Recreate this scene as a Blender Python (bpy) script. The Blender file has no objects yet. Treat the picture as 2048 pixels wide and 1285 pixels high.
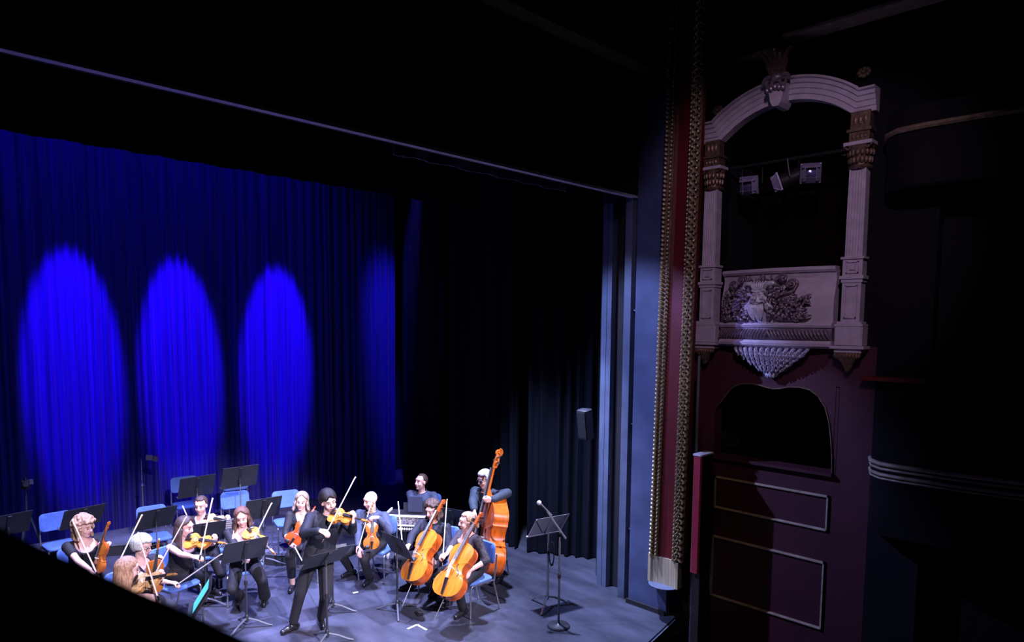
import bpy, bmesh, math, random
import numpy as np
from mathutils import Vector, Matrix, Quaternion, noise as mnoise

# ------------------------------------------------------------------ camera
S = bpy.context.scene
COL = S.collection
FPX, CX, CY, HC = 1363.0, 1024.0, 768.0, 3.65
YAW, PITCH, ROLL = math.radians(44.8), math.atan(118.0/1363.0), math.radians(0.5)
CF = Vector((math.sin(YAW)*math.cos(PITCH), math.cos(YAW)*math.cos(PITCH), -math.sin(PITCH)))
CR0 = Vector((math.cos(YAW), -math.sin(YAW), 0))
CU0 = CR0.cross(CF)
CR = CR0*math.cos(ROLL)+CU0*math.sin(ROLL)
CU = CU0*math.cos(ROLL)-CR0*math.sin(ROLL)
CAMP = Vector((0, 0, HC))
cam_d = bpy.data.cameras.new('camera'); cam = bpy.data.objects.new('camera', cam_d); COL.objects.link(cam)
m3 = Matrix((CR, CU, -CF)).transposed()
cam.matrix_world = Matrix.Translation(CAMP) @ m3.to_4x4()
cam_d.sensor_width = 36; cam_d.lens = FPX/2048*36
cam_d.shift_y = (CY-642.5)/2048
cam_d.clip_start = .02; cam_d.clip_end = 100
cam_d.dof.use_dof = True; cam_d.dof.focus_distance = 8.8; cam_d.dof.aperture_fstop = 2.2
S.camera = cam

def ray(u, v): return CF + CR*((u-CX)/FPX) - CU*((v-CY)/FPX)
def G(u, v, z=0.0):
    d = ray(u, v); return CAMP + d*((z-HC)/d.z)
def atX(u, v, X): d = ray(u, v); return CAMP + d*(X/d.x)
def atY(u, v, Y): d = ray(u, v); return CAMP + d*(Y/d.y)
def atD(u, v, D): return CAMP + ray(u, v)*D          # D = distance along the optical axis
def depth(P): return (Vector(P)-CAMP).dot(CF)

# ------------------------------------------------------------------ world, exposure, stage lights
w = bpy.data.worlds.new('world'); S.world = w; w.use_nodes = True
w.node_tree.nodes['Background'].inputs[0].default_value = (.10, .08, .14, 1)
w.node_tree.nodes['Background'].inputs[1].default_value = 0.0
vs = S.view_settings
vs.view_transform = 'Standard'; vs.look = 'None'; vs.exposure = 0.0; vs.gamma = 1.0; vs.use_curve_mapping = False

def spot(name, loc, target, power, color, angle, blend=.3, radius=.08):
    d = bpy.data.lights.new(name, 'SPOT'); o = bpy.data.objects.new(name, d); COL.objects.link(o)
    o.location = loc
    o.rotation_euler = (Vector(target)-Vector(loc)).to_track_quat('-Z', 'Y').to_euler()
    d.energy = power; d.color = color; d.spot_size = math.radians(angle); d.spot_blend = blend; d.shadow_soft_size = radius
    return o
# white working light from the stage bars
spot('stage_spot_light', (2.6, 8.25, 6.3), (2.35, 9.3, 0), 6000, (.44, .45, 1), 58, .6, .10)
spot('stage_spot_light', (4.3, 6.9, 6.3), (4.4, 7.9, 0), 4600, (.46, .48, 1), 50, .6, .10)
spot('stage_spot_light', (6.2, 6.4, 6.3), (6.1, 6.5, 0), 4600, (.50, .56, 1), 58, .6, .10)
spot('front_spot_light', (5.4, -3.0, 7.0), (4.9, 7.4, .6), 7800, (.86, .76, 1), 20, .6, .12)
spot('front_spot_light', (.8, -2.0, 7.0), (3.4, 7.5, .5), 8200, (.84, .74, 1), 27, .6, .12)
spot('side_spot_light', (3.4, 7.4, 6.3), (7.35, 4.9, 2.0), 1900, (.33, .42, 1), 44, .5, .06)
# blue light on the backdrop
YC = 12.8
for X, oy in ((2.72, 0), (4.40, .09), (6.17, 0)):
    spot('blue_backdrop_light', (X, YC+oy-2.4, 9.4), (X, YC+oy, 3.15), 14000, (.07, .0, 1), 13.4, .45, .05)
spot('blue_wash_light', (3.0, YC-3.2, 9.6), (3.4, YC, 6.4), 380, (.03, 0, 1), 95, .6, .3)
spot('blue_wash_light', (7.7, YC-2.2, 9.8), (9.1, YC, 3.2), 5000, (.08, .05, 1), 18, 1.0, .1)
# added fill spots: stage spill on the opera box, brightening of the gilded frame
spot('fill_spot_light', (1.2, .2, 7.4), (7.8, 3.5, 4.5), 520, (.80, .56, .92), 31, .5, .2)
spot('blue_spill_light', (2.6, 7.0, 5.2), (7.70, 3.9, 3.75), 420, (.30, .24, 1), 8, .8, .05)
spot('fill_spot_light', (2.4, 1.8, 7.2), (7.2, 4.6, 1.2), 150, (1.0, .76, .55), 26, .8, .2)

# ------------------------------------------------------------------ materials
MATS = {}
def M(name, col, rough=.6, metal=0.0, var=.12, scale=9.0, bump=0.0, bscale=None, stretch=(1, 1, 1), sheen=0.0, emit=None, spec=.5, coat=0):
    if name in MATS: return MATS[name]
    m = bpy.data.materials.new(name); m.use_nodes = True; nt = m.node_tree; n = nt.nodes; L = nt.links
    b = n['Principled BSDF']; b.inputs['Roughness'].default_value = rough; b.inputs['Metallic'].default_value = metal
    b.inputs['Specular IOR Level'].default_value = spec
    if coat: b.inputs['Coat Weight'].default_value = coat; b.inputs['Coat Roughness'].default_value = .12
    if sheen: b.inputs['Sheen Weight'].default_value = sheen
    tc = n.new('ShaderNodeTexCoord'); mp = n.new('ShaderNodeMapping'); mp.inputs['Scale'].default_value = stretch
    L.new(tc.outputs['Object'], mp.inputs[0])
    nz = n.new('ShaderNodeTexNoise'); nz.inputs['Scale'].default_value = scale; nz.inputs['Detail'].default_value = 5
    L.new(mp.outputs[0], nz.inputs['Vector'])
    rp = n.new('ShaderNodeValToRGB'); rp.color_ramp.elements[0].position = .3; rp.color_ramp.elements[1].position = .7
    lo = [max(0, c*(1-var)) for c in col]; hi = [min(1, c*(1+var)) for c in col]
    rp.color_ramp.elements[0].color = (*lo, 1); rp.color_ramp.elements[1].color = (*hi, 1)
    L.new(nz.outputs['Fac'], rp.inputs[0]); L.new(rp.outputs[0], b.inputs['Base Color'])
    if bump:
        bn = n.new('ShaderNodeBump'); bn.inputs['Strength'].default_value = bump; bn.inputs['Distance'].default_value = .01
        n2 = n.new('ShaderNodeTexNoise'); n2.inputs['Scale'].default_value = bscale or scale*3; n2.inputs['Detail'].default_value = 4
        L.new(mp.outputs[0], n2.inputs['Vector']); L.new(n2.outputs['Fac'], bn.inputs['Height']); L.new(bn.outputs[0], b.inputs['Normal'])
    if emit:
        b.inputs['Emission Color'].default_value = (*emit[0], 1); b.inputs['Emission Strength'].default_value = emit[1]
    MATS[name] = m
    return m

M('black_paint', (.012, .012, .014), .7)
M('black_cloth', (.010, .010, .012), .9, bump=.2, scale=4)
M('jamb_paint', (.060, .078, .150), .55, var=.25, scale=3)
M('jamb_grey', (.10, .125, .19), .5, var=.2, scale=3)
M('header_edge', (.60, .56, .66), .5)
M('velvet_backdrop', (.008, .006, .24), .6, var=.55, scale=9, stretch=(4, 4, .05), sheen=.15)  # vertical colour streaks stand in for light and shade on the folds
M('velvet_black', (.006, .008, .014), .9, var=.4, scale=5, stretch=(2, 2, .1), spec=.1)
M('gold', (.46, .37, .21), .40, .55, var=.35, scale=25, bump=.3)
M('old_gold', (.22, .16, .09), .5, .4, var=.4, scale=20, bump=.3)
M('beige_gilt', (.55, .45, .27), .5, .3, var=.25, scale=6, stretch=(1, 8, .3))
M('red_paint', (.11, .0015, .003), .6, var=.15, scale=5)
M('red_velvet', (.34, .006, .028), .7, var=.15, scale=8, sheen=.2)
M('dark_red_wall', (.055, .005, .014), .65, var=.2, scale=3)
M('unlit_black', (.004, .003, .005), .8, var=.2, scale=3, spec=.2)  # near-black standing in for unlit wall, balcony and post surfaces
M('plaster', (.58, .50, .55), .6, var=.12, scale=10, bump=.1)
M('relief_plaster', (.30, .23, .26), .36, .45, var=.35, scale=30, bump=.25)
M('bronze_relief', (.20, .13, .08), .45, .5, var=.4, scale=24, bump=.3)
M('gilt_line', (.50, .38, .28), .5, .2, var=.25, scale=12)
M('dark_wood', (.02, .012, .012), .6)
M('parapet_velvet', (.006, .006, .009), .9)

# ------------------------------------------------------------------ mesh helpers
class MB:
    def __init__(s): s.v = []; s.f = []
    def add(s, vs, fs):
        o = len(s.v); s.v += [tuple(x) for x in vs]; s.f += [tuple(o+i for i in f) for f in fs]; return s
    def box(s, lo, hi, mat=None):
        x0, y0, z0 = lo; x1, y1, z1 = hi
        vs = [Vector(p) for p in ((x0,y0,z0),(x1,y0,z0),(x1,y1,z0),(x0,y1,z0),(x0,y0,z1),(x1,y0,z1),(x1,y1,z1),(x0,y1,z1))]
        if mat is not None: vs = [mat @ p for p in vs]
        return s.add(vs, [(3,2,1,0),(4,5,6,7),(0,1,5,4),(1,2,6,5),(2,3,7,6),(3,0,4,7)])
    def bbox(s, lo, hi, b, mat=None):            # bevelled box
        x0, y0, z0 = lo; x1, y1, z1 = hi
        def ring(z, i):
            return [(x0+i+b*0,y0+i+b,z),(x0+i+b,y0+i,z),(x1-i-b,y0+i,z),(x1-i,y0+i+b,z),(x1-i,y1-i-b,z),(x1-i-b,y1-i,z),(x0+i+b,y1-i,z),(x0+i,y1-i-b,z)]
        rs = [ring(z0, b*.6), ring(z0+b*.6, 0), ring(z1-b*.6, 0), ring(z1, b*.6)]
        if mat is not None: rs = [[mat @ Vector(p) for p in r] for r in rs]
        return s.loft(rs)
    def loft(s, rings, caps=True, closed=True):
        n = len(rings[0]); vs = [p for r in rings for p in r]; fs = []
        for i in range(len(rings)-1):
            for j in range(n if closed else n-1):
                k = (j+1) % n
                fs.append((i*n+j, i*n+k, (i+1)*n+k, (i+1)*n+j))
        if caps and closed:
            fs.append(tuple(range(n-1, -1, -1))); fs.append(tuple((len(rings)-1)*n+j for j in range(n)))
        return s.add(vs, fs)
    def tube(s, pts, rad, n=8, caps=True, flat=1.0, up=None):
        pts = [Vector(p) for p in pts]; m = len(pts)
        if not hasattr(rad, '__len__'): rad = [rad]*m
        rings = []; prev = None
        for i, p in enumerate(pts):
            t = (pts[min(i+1, m-1)]-pts[max(i-1, 0)])
            t = t.normalized() if t.length > 1e-9 else Vector((0, 0, 1))
            if prev is None:
                a = Vector(up) if up is not None else (Vector((0, 0, 1)) if abs(t.z) < .9 else Vector((1, 0, 0)))
                nrm = (a - t*a.dot(t)).normalized()
            else:
                nrm = (prev - t*prev.dot(t))
                nrm = nrm.normalized() if nrm.length > 1e-6 else t.orthogonal().normalized()
            prev = nrm; bi = t.cross(nrm)
            r = rad[i]
            rings.append([p + nrm*(math.cos(2*math.pi*k/n)*r*flat) + bi*(math.sin(2*math.pi*k/n)*r) for k in range(n)])
        return s.loft(rings, caps)
    def cyl(s, a, b, r0, r1=None, n=12): return s.tube([a, b], [r0, r0 if r1 is None else r1], n)
    def ell(s, c, r, nu=12, nv=8, mat=None):
        c = Vector(c); r = Vector(r) if hasattr(r, '__len__') else Vector((r, r, r))
        vs = [Vector((0, 0, -1))]
        for i in range(1, nv):
            t = -math.pi/2 + math.pi*i/nv
            for j in range(nu):
                p = 2*math.pi*j/nu
                vs.append(Vector((math.cos(t)*math.cos(p), math.cos(t)*math.sin(p), math.sin(t))))
        vs.append(Vector((0, 0, 1)))
        fs = []
        for j in range(nu): fs.append((0, 1+(j+1) % nu, 1+j))
        for i in range(nv-2):
            for j in range(nu):
                a = 1+i*nu+j; b = 1+i*nu+(j+1) % nu
                fs.append((a, b, b+nu, a+nu))
        t = len(vs)-1; o = 1+(nv-2)*nu
        for j in range(nu): fs.append((o+j, o+(j+1) % nu, t))
        out = []
        for q in vs:
            q = Vector((q.x*r.x, q.y*r.y, q.z*r.z))
            if mat is not None: q = mat @ q
            out.append(c+q)
        return s.add(out, fs)
    def cap(s, a, b, r0, r1=None, n=12):          # tapered capsule
        a = Vector(a); b = Vector(b); r1 = r0 if r1 is None else r1
        t = (b-a); L = t.length
        if L < 1e-6: return s.ell(a, max(r0, r1), n, 8)
        t /= L
        pts = []; rr = []
        for k in (1.0, .92, .7, .38): pts.append(a - t*(r0*k)); rr.append(max(.0008, r0*math.sqrt(max(0, 1-k*k))))
        pts.append(a); rr.append(r0); pts.append(b); rr.append(r1)
        for k in (.38, .7, .92, 1.0): pts.append(b + t*(r1*k)); rr.append(max(.0008, r1*math.sqrt(max(0, 1-k*k))))
        return s.tube(pts, rr, n)
    def prism(s, poly, lo, hi, axis='z', mat=None):   # polygon (2D) extruded along an axis
        def P(a, b, c):
            return Vector((a, b, c)) if axis == 'z' else (Vector((c, a, b)) if axis == 'x' else Vector((a, c, b)))
        r0 = [P(a, b, lo) for a, b in poly]; r1 = [P(a, b, hi) for a, b in poly]
        if mat is not None: r0 = [mat @ p for p in r0]; r1 = [mat @ p for p in r1]
        return s.loft([r0, r1])
    def lathe(s, prof, c=(0, 0, 0), n=16):
        c = Vector(c)
        return s.loft([[c+Vector((r*math.cos(2*math.pi*k/n), r*math.sin(2*math.pi*k/n), z)) for k in range(n)] for r, z in prof])
    def mesh(s, name, smooth=True, angle=40):
        me = bpy.data.meshes.new(name); me.from_pydata(s.v, [], s.f); me.update()
        bm = bmesh.new(); bm.from_mesh(me); bmesh.ops.recalc_face_normals(bm, faces=bm.faces); bm.to_mesh(me); bm.free()
        if smooth:
            me.polygons.foreach_set('use_smooth', [True]*len(me.polygons))
            try: me.set_sharp_from_angle(angle=math.radians(angle))
            except Exception: pass
        return me
    def build(s, name, mat, parent=None, smooth=True, angle=40):
        me = s.mesh(name, smooth, angle)
        o = bpy.data.objects.new(name, me); COL.objects.link(o)
        me.materials.append(MATS[mat] if isinstance(mat, str) else mat)
        if parent is not None: o.parent = parent
        return o
def tag(o, label, cat=None, group=None, kind=None):
    if label: o['label'] = label
    if cat: o['category'] = cat
    if group: o['group'] = group
    if kind: o['kind'] = kind
    return o
def struct(o, label=None): o['kind'] = 'structure'; return tag(o, label)
def empty(name, loc=(0, 0, 0), rz=0.0):
    o = bpy.data.objects.new(name, None); COL.objects.link(o); o.location = loc; o.rotation_euler = (0, 0, rz); o.empty_display_size = .1
    return o
def copy_tree(o, parent=None):
    c = o.copy(); COL.objects.link(c)
    if parent is not None: c.parent = parent
    for ch in list(o.children): copy_tree(ch, c)
    return c
def rnd(a, b): return random.uniform(a, b)
random.seed(7)

# ------------------------------------------------------------------ stage floor and shell
m = M('stage_floor', (.050, .054, .074), .38, var=.42, scale=4, bump=.35, bscale=11, stretch=(1, .35, 1))
apron = [(-1.5, 4.05), (1.5, 4.05), (4.5, 4.1), (6.5, 4.27), (7.3, 4.42), (11, 4.42), (11, 14), (-1.5, 14)]
struct(MB().prism(apron, -.25, 0).build('floor', m, smooth=False), 'grey vinyl stage floor scuffed and lit bluish white')
edge = MB(); E0 = apron[:5]
for a, b in zip(E0, E0[1:]): edge.tube([(a[0], a[1]-.01, -.03), (b[0], b[1]-.01, -.03)], .012, 6)
struct(edge.build('trim_1', 'jamb_grey'), 'thin metal strip along the stage front edge')
struct(MB().box((-4, -8, -1.35), (14, 4.4, -1.25)).build('floor_auditorium', 'dark_wood', smooth=False))
struct(MB().box((-1.6, 14.0, -.3), (11, 14.2, 11)).build('wall_back', 'black_paint', smooth=False))
struct(MB().box((10.8, 4.6, -.3), (11, 14.2, 11)).build('wall_stage_right', 'black_paint', smooth=False))
struct(MB().box((-1.8, 4.6, -.3), (-1.6, 14.2, 11)).build('wall_stage_left', 'black_paint', smooth=False))
struct(MB().box((-1.8, 4.6, 10.8), (11, 14.2, 11)).build('ceiling_stage', 'black_paint', smooth=False))
struct(MB().box((-4, -8, 8.2), (14, 4.9, 8.4)).build('ceiling', 'black_paint', smooth=False))
# header above the opening
struct(MB().box((-1.8, 5.2, 5.30), (7.5, 5.36, 11)).build('wall_header', 'black_cloth', smooth=False), 'black proscenium header above the stage opening')
struct(MB().box((-1.8, 5.17, 5.272), (7.45, 5.235, 5.30)).build('trim_2', 'header_edge', smooth=False), 'thin pale edge strip under the black header')
# borders
def border(name, Y, x0, x1, z0, z1, mat, label):
    mb = MB(); n = int((x1-x0)/.04); rows = [z0, z0+.4, z1]
    rings = []
    for z in rows:
        rings.append([(x0+(x1-x0)*i/n, Y+.03*math.sin(i*.55+.7*math.sin(i*.13))+.012*math.sin(i*1.7), z) for i in range(n+1)])
    back = [[(p[0], p[1]+.02, p[2]) for p in reversed(r)] for r in rings]
    mb.loft([a+b for a, b in zip(rings, back)])
    return tag(mb.build(name, mat), label, 'curtain')
border('border_curtain', 8.0, -1.4, 7.25, 5.42, 10, 'velvet_black', 'black border curtain hanging across the stage above the blue backdrop')
M('border_lit', (.10, .12, .17), .9, var=.5, scale=3)  # black border paled to stand for the weak light on it
border('border_curtain', 6.0, 4.2, 6.95, 5.40, 9, 'border_lit', 'short black border curtain just behind the proscenium header')

# backdrop panels
def drape(name, p0, p1, z0, z1, mat, label, seed, amp=.06, fold=.16, nz=10, group=None):
    rg = random.Random(seed); p0 = Vector((*p0, 0)); p1 = Vector((*p1, 0)); L = (p1-p0).length
    t = (p1-p0)/L; nn = Vector((t.y, -t.x, 0)); step = .018; n = int(L/step)
    ph = 0; prof = []; a = amp; fw = fold
    for i in range(n+1):
        ph += 2*math.pi*step/fw
        if ph > 2*math.pi: ph -= 2*math.pi; fw = fold*rg.uniform(.55, 1.6); a = amp*rg.uniform(.45, 1.25)
        c = math.cos(ph)
        prof.append(-a*(abs(c)**.65)*(1 if c > 0 else -1)*.5 + .04*math.sin(i*step*1.9+seed))
    rings = []
    for k in range(nz+1):
        f = k/nz; z = z0+(z1-z0)*f
        row = []
        for i in range(n+1):
            drift = .05*math.sin(i*step*2.3+seed)*(1-f)
            row.append(p0 + t*(i*step+drift*.6) + nn*(prof[i]*(1.15-.45*f)) + Vector((0, 0, z)))
        rings.append(row)
    mb = MB(); mb.loft([r+[q-nn*.012 for q in reversed(r)] for r in rings])
    return tag(mb.build(name, mat, angle=80), label, 'curtain', group)
xs = [.6, 3.55, 5.35, 7.3, 9.05]
lb = ['leftmost blue-lit velvet backdrop panel with the widest light scallop', 'blue-lit velvet backdrop panel behind the empty riser chairs',
      'blue-lit velvet backdrop panel behind the standing soloist', 'dim blue velvet backdrop panel behind the keyboard player, brightest fold at its right edge']
for i in range(4):
    drape('backdrop_curtain', (xs[i], YC+.09*(i % 2)), (xs[i+1]+.06, YC+.09*(i % 2)), 0.0, 8.2, 'velvet_backdrop', lb[i], 11+i*3, group='blue backdrop panels')
drape('side_curtain', (8.45, 6.05), (7.72, 7.40), .02, 8.4, 'velvet_black', 'black side curtain hanging nearest the stage jamb', 31, .10, .22, 4, 'black side curtains')
drape('side_curtain', (7.75, 7.62), (8.15, 9.9), .02, 8.4, 'velvet_black', 'black side curtain hanging behind the double bass player', 37, .10, .2, 4, 'black side curtains')
drape('side_curtain', (8.2, 10.0), (9.15, 12.75), .02, 8.4, 'velvet_black', 'black side curtain hanging beside the blue backdrop behind the keyboard', 41, .10, .2, 4, 'black side curtains')
# riser
rp_ = [(.9, 12.35), (2.82, 11.75), (3.3, 11.48), (4.55, 9.52), (5.0, 9.22), (6.25, 10.7), (5.7, 12.4), (.9, 12.55)]
r_ = empty('stage_riser'); tag(r_, 'low dark platform under the empty back row chairs', 'riser')
MB().prism(rp_, .16, .20).build('deck', M('riser_top', (.11, .12, .16), .5, var=.2, scale=4), r_, smooth=False)
MB().prism([(x*.995+.02, y*.998+.03) for x, y in rp_], .003, .16).build('skirt', 'black_cloth', r_, smooth=False)

# ------------------------------------------------------------------ right jamb flats
def flat(name, poly, z1, mat, label, z0=.002):
    return struct(MB().prism(poly, z0, z1).build(name, mat, smooth=False), label)
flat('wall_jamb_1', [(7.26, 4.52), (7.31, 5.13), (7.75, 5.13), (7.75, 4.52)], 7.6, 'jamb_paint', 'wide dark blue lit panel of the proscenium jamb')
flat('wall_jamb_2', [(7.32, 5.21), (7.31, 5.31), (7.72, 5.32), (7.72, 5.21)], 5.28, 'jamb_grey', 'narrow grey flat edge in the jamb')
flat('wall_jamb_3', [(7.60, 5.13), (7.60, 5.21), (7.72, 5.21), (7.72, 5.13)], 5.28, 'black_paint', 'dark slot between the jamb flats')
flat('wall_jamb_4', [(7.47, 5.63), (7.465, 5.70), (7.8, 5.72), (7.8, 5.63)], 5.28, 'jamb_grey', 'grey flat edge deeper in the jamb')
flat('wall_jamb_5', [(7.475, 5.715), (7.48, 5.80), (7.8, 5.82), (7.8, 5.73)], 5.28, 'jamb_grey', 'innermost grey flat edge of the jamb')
flat('wall_jamb_7', [(7.56, 5.622), (7.60, 5.33), (7.715, 5.33), (7.715, 5.622)], 5.28, 'black_paint', 'black return between the grey jamb flats')
flat('wall_jamb_6', [(7.72, 5.10), (7.72, 6.0), (10.9, 6.0), (10.9, 4.6), (7.76, 4.6)], 8.2, 'black_paint', 'black wall behind the jamb flats')
hz = MB()
for z in (.95, 2.36, 3.84): hz.box((7.36, 5.135, z), (7.55, 5.205, z+.02))
struct(hz.build('trim_3', 'jamb_grey', smooth=False), 'small pale brackets bridging the jamb slot')
struct(MB().box((7.235, 4.53, .0), (7.262, 5.12, .06), Matrix.Rotation(0, 4, 'Z')).build('baseboard_right', 'black_paint', smooth=False), 'thin baseboard under the jamb panel')
# wall-mounted speaker
sp = empty('wall_speaker', (7.40, 5.90, 2.06)); tag(sp, 'small dark loudspeaker mounted on the jamb edge above the stage', 'loudspeaker')
sp.rotation_euler = (0, math.radians(-8), 0)
M('speaker_black', (.018, .02, .028), .6)
MB().bbox((-.07, -.02, 0), (.09, .16, .43), .02).build('cabinet', 'speaker_black', sp)
MB().box((-.078, .0, .03), (-.068, .14, .40)).build('grille', 'black_cloth', sp)
MB().box((.08, .03, .15), (.12, .1, .25)).build('bracket', 'jamb_grey', sp)

# ------------------------------------------------------------------ gilded proscenium frame
def gold_strip(y0, y1, z0, z1, mode, parent, name, mat='gold'):
    mb = MB(); yc = (y0+y1)/2; wdt = abs(y1-y0); X = 7.40
    if mode == 'rope':
        st = .055; k = 0; z = z0
        while z < z1:
            mt = Matrix.Rotation(math.radians(38), 3, 'X')
            mb.ell((X-.012, yc, z), (.03, wdt*.48, .02), 8, 6, mt); z += st
    elif mode == 'bead':
        z = z0
        while z < z1: mb.ell((X-.01, yc, z), (.022, wdt*.5, .021), 8, 6); z += .05
    else:
        z = z0; k = 0
        while z < z1:
            for sg in (-1, 1):
                mt = Matrix.Rotation(math.radians(sg*48), 3, 'X')
                mb.ell((X-.012, yc+sg*wdt*.22, z), (.03, wdt*.13, .055), 8, 6, mt)
                mb.ell((X-.016, yc+sg*wdt*.36, z+.045), (.022, .016, .018), 6, 5)
            mb.ell((X-.028, yc, z+.02), (.022, wdt*.12, .04), 8, 6)
            z += .085
    o = mb.build(name, mat, parent); o['kind'] = 'stuff'; return o
gf = empty('gilded_frame', (0, 0, 0)); tag(gf, 'tall gilded proscenium frame column with red inlay beside the opera box', 'frame')
MB().prism([(7.43, 4.90), (7.47, 4.90), (7.49, 4.395), (7.43, 4.395)], .68, 7.6).build('backing', 'red_paint', gf, smooth=False)
# shallow red cove
cv = MB(); prof = []
for i in range(9):
    a = i/8; prof.append((7.425-.028*math.cos(math.pi*(a-.5))*0 + .03*math.sin(math.pi*a)-.01, 4.745-.205*a))
cv.loft([[(x, y, .68) for x, y in prof], [(x, y, 7.6) for x, y in prof]], closed=False)
cv.build('inlay', 'red_paint', gf)
MB().prism([(7.405, 4.885), (7.44, 4.885), (7.44, 4.755), (7.415, 4.755)], .68, 7.6).build('inner_moulding', 'old_gold', gf, smooth=False)
MB().prism([(7.405, 4.54), (7.44, 4.54), (7.44, 4.395), (7.415, 4.395)], .68, 7.6).build('outer_moulding', 'old_gold', gf, smooth=False)
gold_strip(4.88, 4.815, .70, 7.5, 'rope', gf, 'rope_ornament')
gold_strip(4.79, 4.76, .70, 7.5, 'bead', gf, 'bead_ornament')
gold_strip(4.535, 4.505, .70, 7.5, 'bead', gf, 'bead_ornament')
gold_strip(4.495, 4.40, .72, 7.5, 'leaf', gf, 'leaf_ornament')
pb = MB(); pr_ = [(7.42, 4.89), (7.385, 4.885), (7.385, 4.845), (7.405, 4.82), (7.415, 4.70), (7.415, 4.58), (7.405, 4.50), (7.385, 4.475), (7.385, 4.44), (7.47, 4.44), (7.47, 4.89)]
pb.prism(pr_, .33, .68); pb.build('plinth', 'beige_gilt', gf, smooth=False)
MB().lathe([(.001, .27), (.12, .28), (.2, .31), (.215, .33)], (7.46, 4.665, 0), 18).build('plinth_foot', 'jamb_grey', gf)
for ch in gf.children:                       # frame stands proud of the jamb panel
    me = ch.data
    for v in me.vertices: v.co = Vector((v.co.x-.24, v.co.y*.968-.013*max(0, v.co.z-.7), (v.co.z-3.65)*.968+3.65))
gt = empty('gilded_beam', (0, 0, 0)); tag(gt, 'dark gilded top beam of the proscenium frame above the header', 'frame')
MB().box((-1.8, 4.95, 6.78), (7.5, 5.15, 6.9)).build('beam', 'gold', gt, smooth=False)
MB().box((-1.8, 4.97, 6.9), (7.5, 5.19, 8.2)).build('panel', 'black_paint', gt, smooth=False)
tag(MB().tube([(7.30, 4.19, -1.25), (7.30, 4.19, 3.3)], .018, 8).build('conduit_pipe', M('pipe_grey', (.22, .24, .28), .4, .6)), 'thin grey pipe running up beside the gilded frame', 'pipe')

# ------------------------------------------------------------------ right wall with opera box
XB = 7.80
struct_w = empty('wall_right'); struct(struct_w, 'dark red auditorium side wall around the opera box')
wl = MB()
# wall pieces around the upper opening (Y 2.76..4.24, z 4.31..6.1) and lower opening
def wbox(y0, y1, z0, z1, x0=XB+.02, x1=XB+.2): wl.box((x0, y0, z0), (x1, y1, z1))
wbox(4.24, 4.60, -1.3, 3.45); wbox(2.40, 2.76, -1.3, 3.45)
wbox(2.76, 4.24, 2.99, 3.45); wbox(2.76, 4.24, -1.3, 2.02); wbox(2.755, 2.80, 2.02, 3.0)
wl.build('wall_panel', 'dark_red_wall', struct_w, smooth=False)
wl = MB(); wbox(4.24, 4.60, 3.45, 8.2); wbox(1.9, 2.76, 3.45, 8.2); wbox(2.76, 4.24, 6.45, 8.2); wbox(1.9, 2.40, -1.3, 3.45)  # upper wall blackened to stand for the unlit zone around the arch
wl.build('wall_panel', 'unlit_black', struct_w, smooth=False)
# ogee top of the lower opening
og = [(4.24, 2.60), (4.18, 2.69), (4.10, 2.80), (4.02, 2.90), (3.92, 2.95), (3.80, 2.965), (3.69, 2.96), (3.58, 2.935), (3.50, 2.925), (3.42, 2.935), (3.31, 2.96), (3.20, 2.965), (3.08, 2.945), (2.98, 2.88), (2.90, 2.76), (2.85, 2.6), (2.82, 2.4), (2.80, 2.2), (2.795, 2.03)]
tp = MB(); r0 = []; r1 = []
for y, z in og: r0.append((y, z)); r1.append((y, 3.0))
vs = [(XB+.015, y, z) for y, z in r0]+[(XB+.015, y, z) for y, z in r1]+[(XB+.1, y, z) for y, z in r0]+[(XB+.1, y, z) for y, z in r1]
n = len(og); fs = []
for i in range(n-1): fs += [(i, i+1, n+i+1, n+i), (2*n+i, 3*n+i, 3*n+i+1, 2*n+i+1), (i, 2*n+i, 2*n+i+1, i+1)]
tp.add(vs, fs); tp.build('ogee_panel', 'dark_red_wall', struct_w, smooth=False)
MB().tube([(XB+.01, y, z) for y, z in og[1:]], .009, 6).build('ogee_bead', 'bronze_relief', struct_w)
MB().box((XB-.05, 2.78, 2.0), (XB+.2, 4.26, 2.035)).build('opening_sill', 'dark_red_wall', struct_w, smooth=False)
# dark interior of the two openings
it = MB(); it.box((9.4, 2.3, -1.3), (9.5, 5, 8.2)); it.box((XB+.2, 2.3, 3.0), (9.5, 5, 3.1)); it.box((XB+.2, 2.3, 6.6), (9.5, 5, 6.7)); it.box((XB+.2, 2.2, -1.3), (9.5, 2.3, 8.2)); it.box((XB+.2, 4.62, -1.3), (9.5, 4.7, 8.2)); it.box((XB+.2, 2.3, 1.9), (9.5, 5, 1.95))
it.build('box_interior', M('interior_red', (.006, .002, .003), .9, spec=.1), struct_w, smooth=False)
def panel_frame(y0, y1, z0, z1, wd, X, parent, name, mat, dx=.016):
    mb = MB()
    for a, b in (((y0, z0), (y1, z0)), ((y0, z1), (y1, z1)), ((y0, z0), (y0, z1)), ((y1, z0), (y1, z1))):
        ya, yb = sorted((a[0], b[0])); za, zb = sorted((a[1], b[1]))
        mb.box((X-dx, ya-wd/2, za-wd/2), (X+.01, yb+wd/2, zb+wd/2))
        mb.box((X-dx*1.7, ya-wd/5, za-wd/5), (X-dx*.9, yb+wd/5, zb+wd/5))
    return mb.build(name, mat, parent, smooth=False)
panel_frame(4.205, 2.82, 1.37, 1.755, .03, XB+.02, struct_w, 'panel_moulding', 'gilt_line')
panel_frame(4.21, 2.83, .22, .99, .03, XB+.02, struct_w, 'panel_moulding', 'gilt_line')
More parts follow.
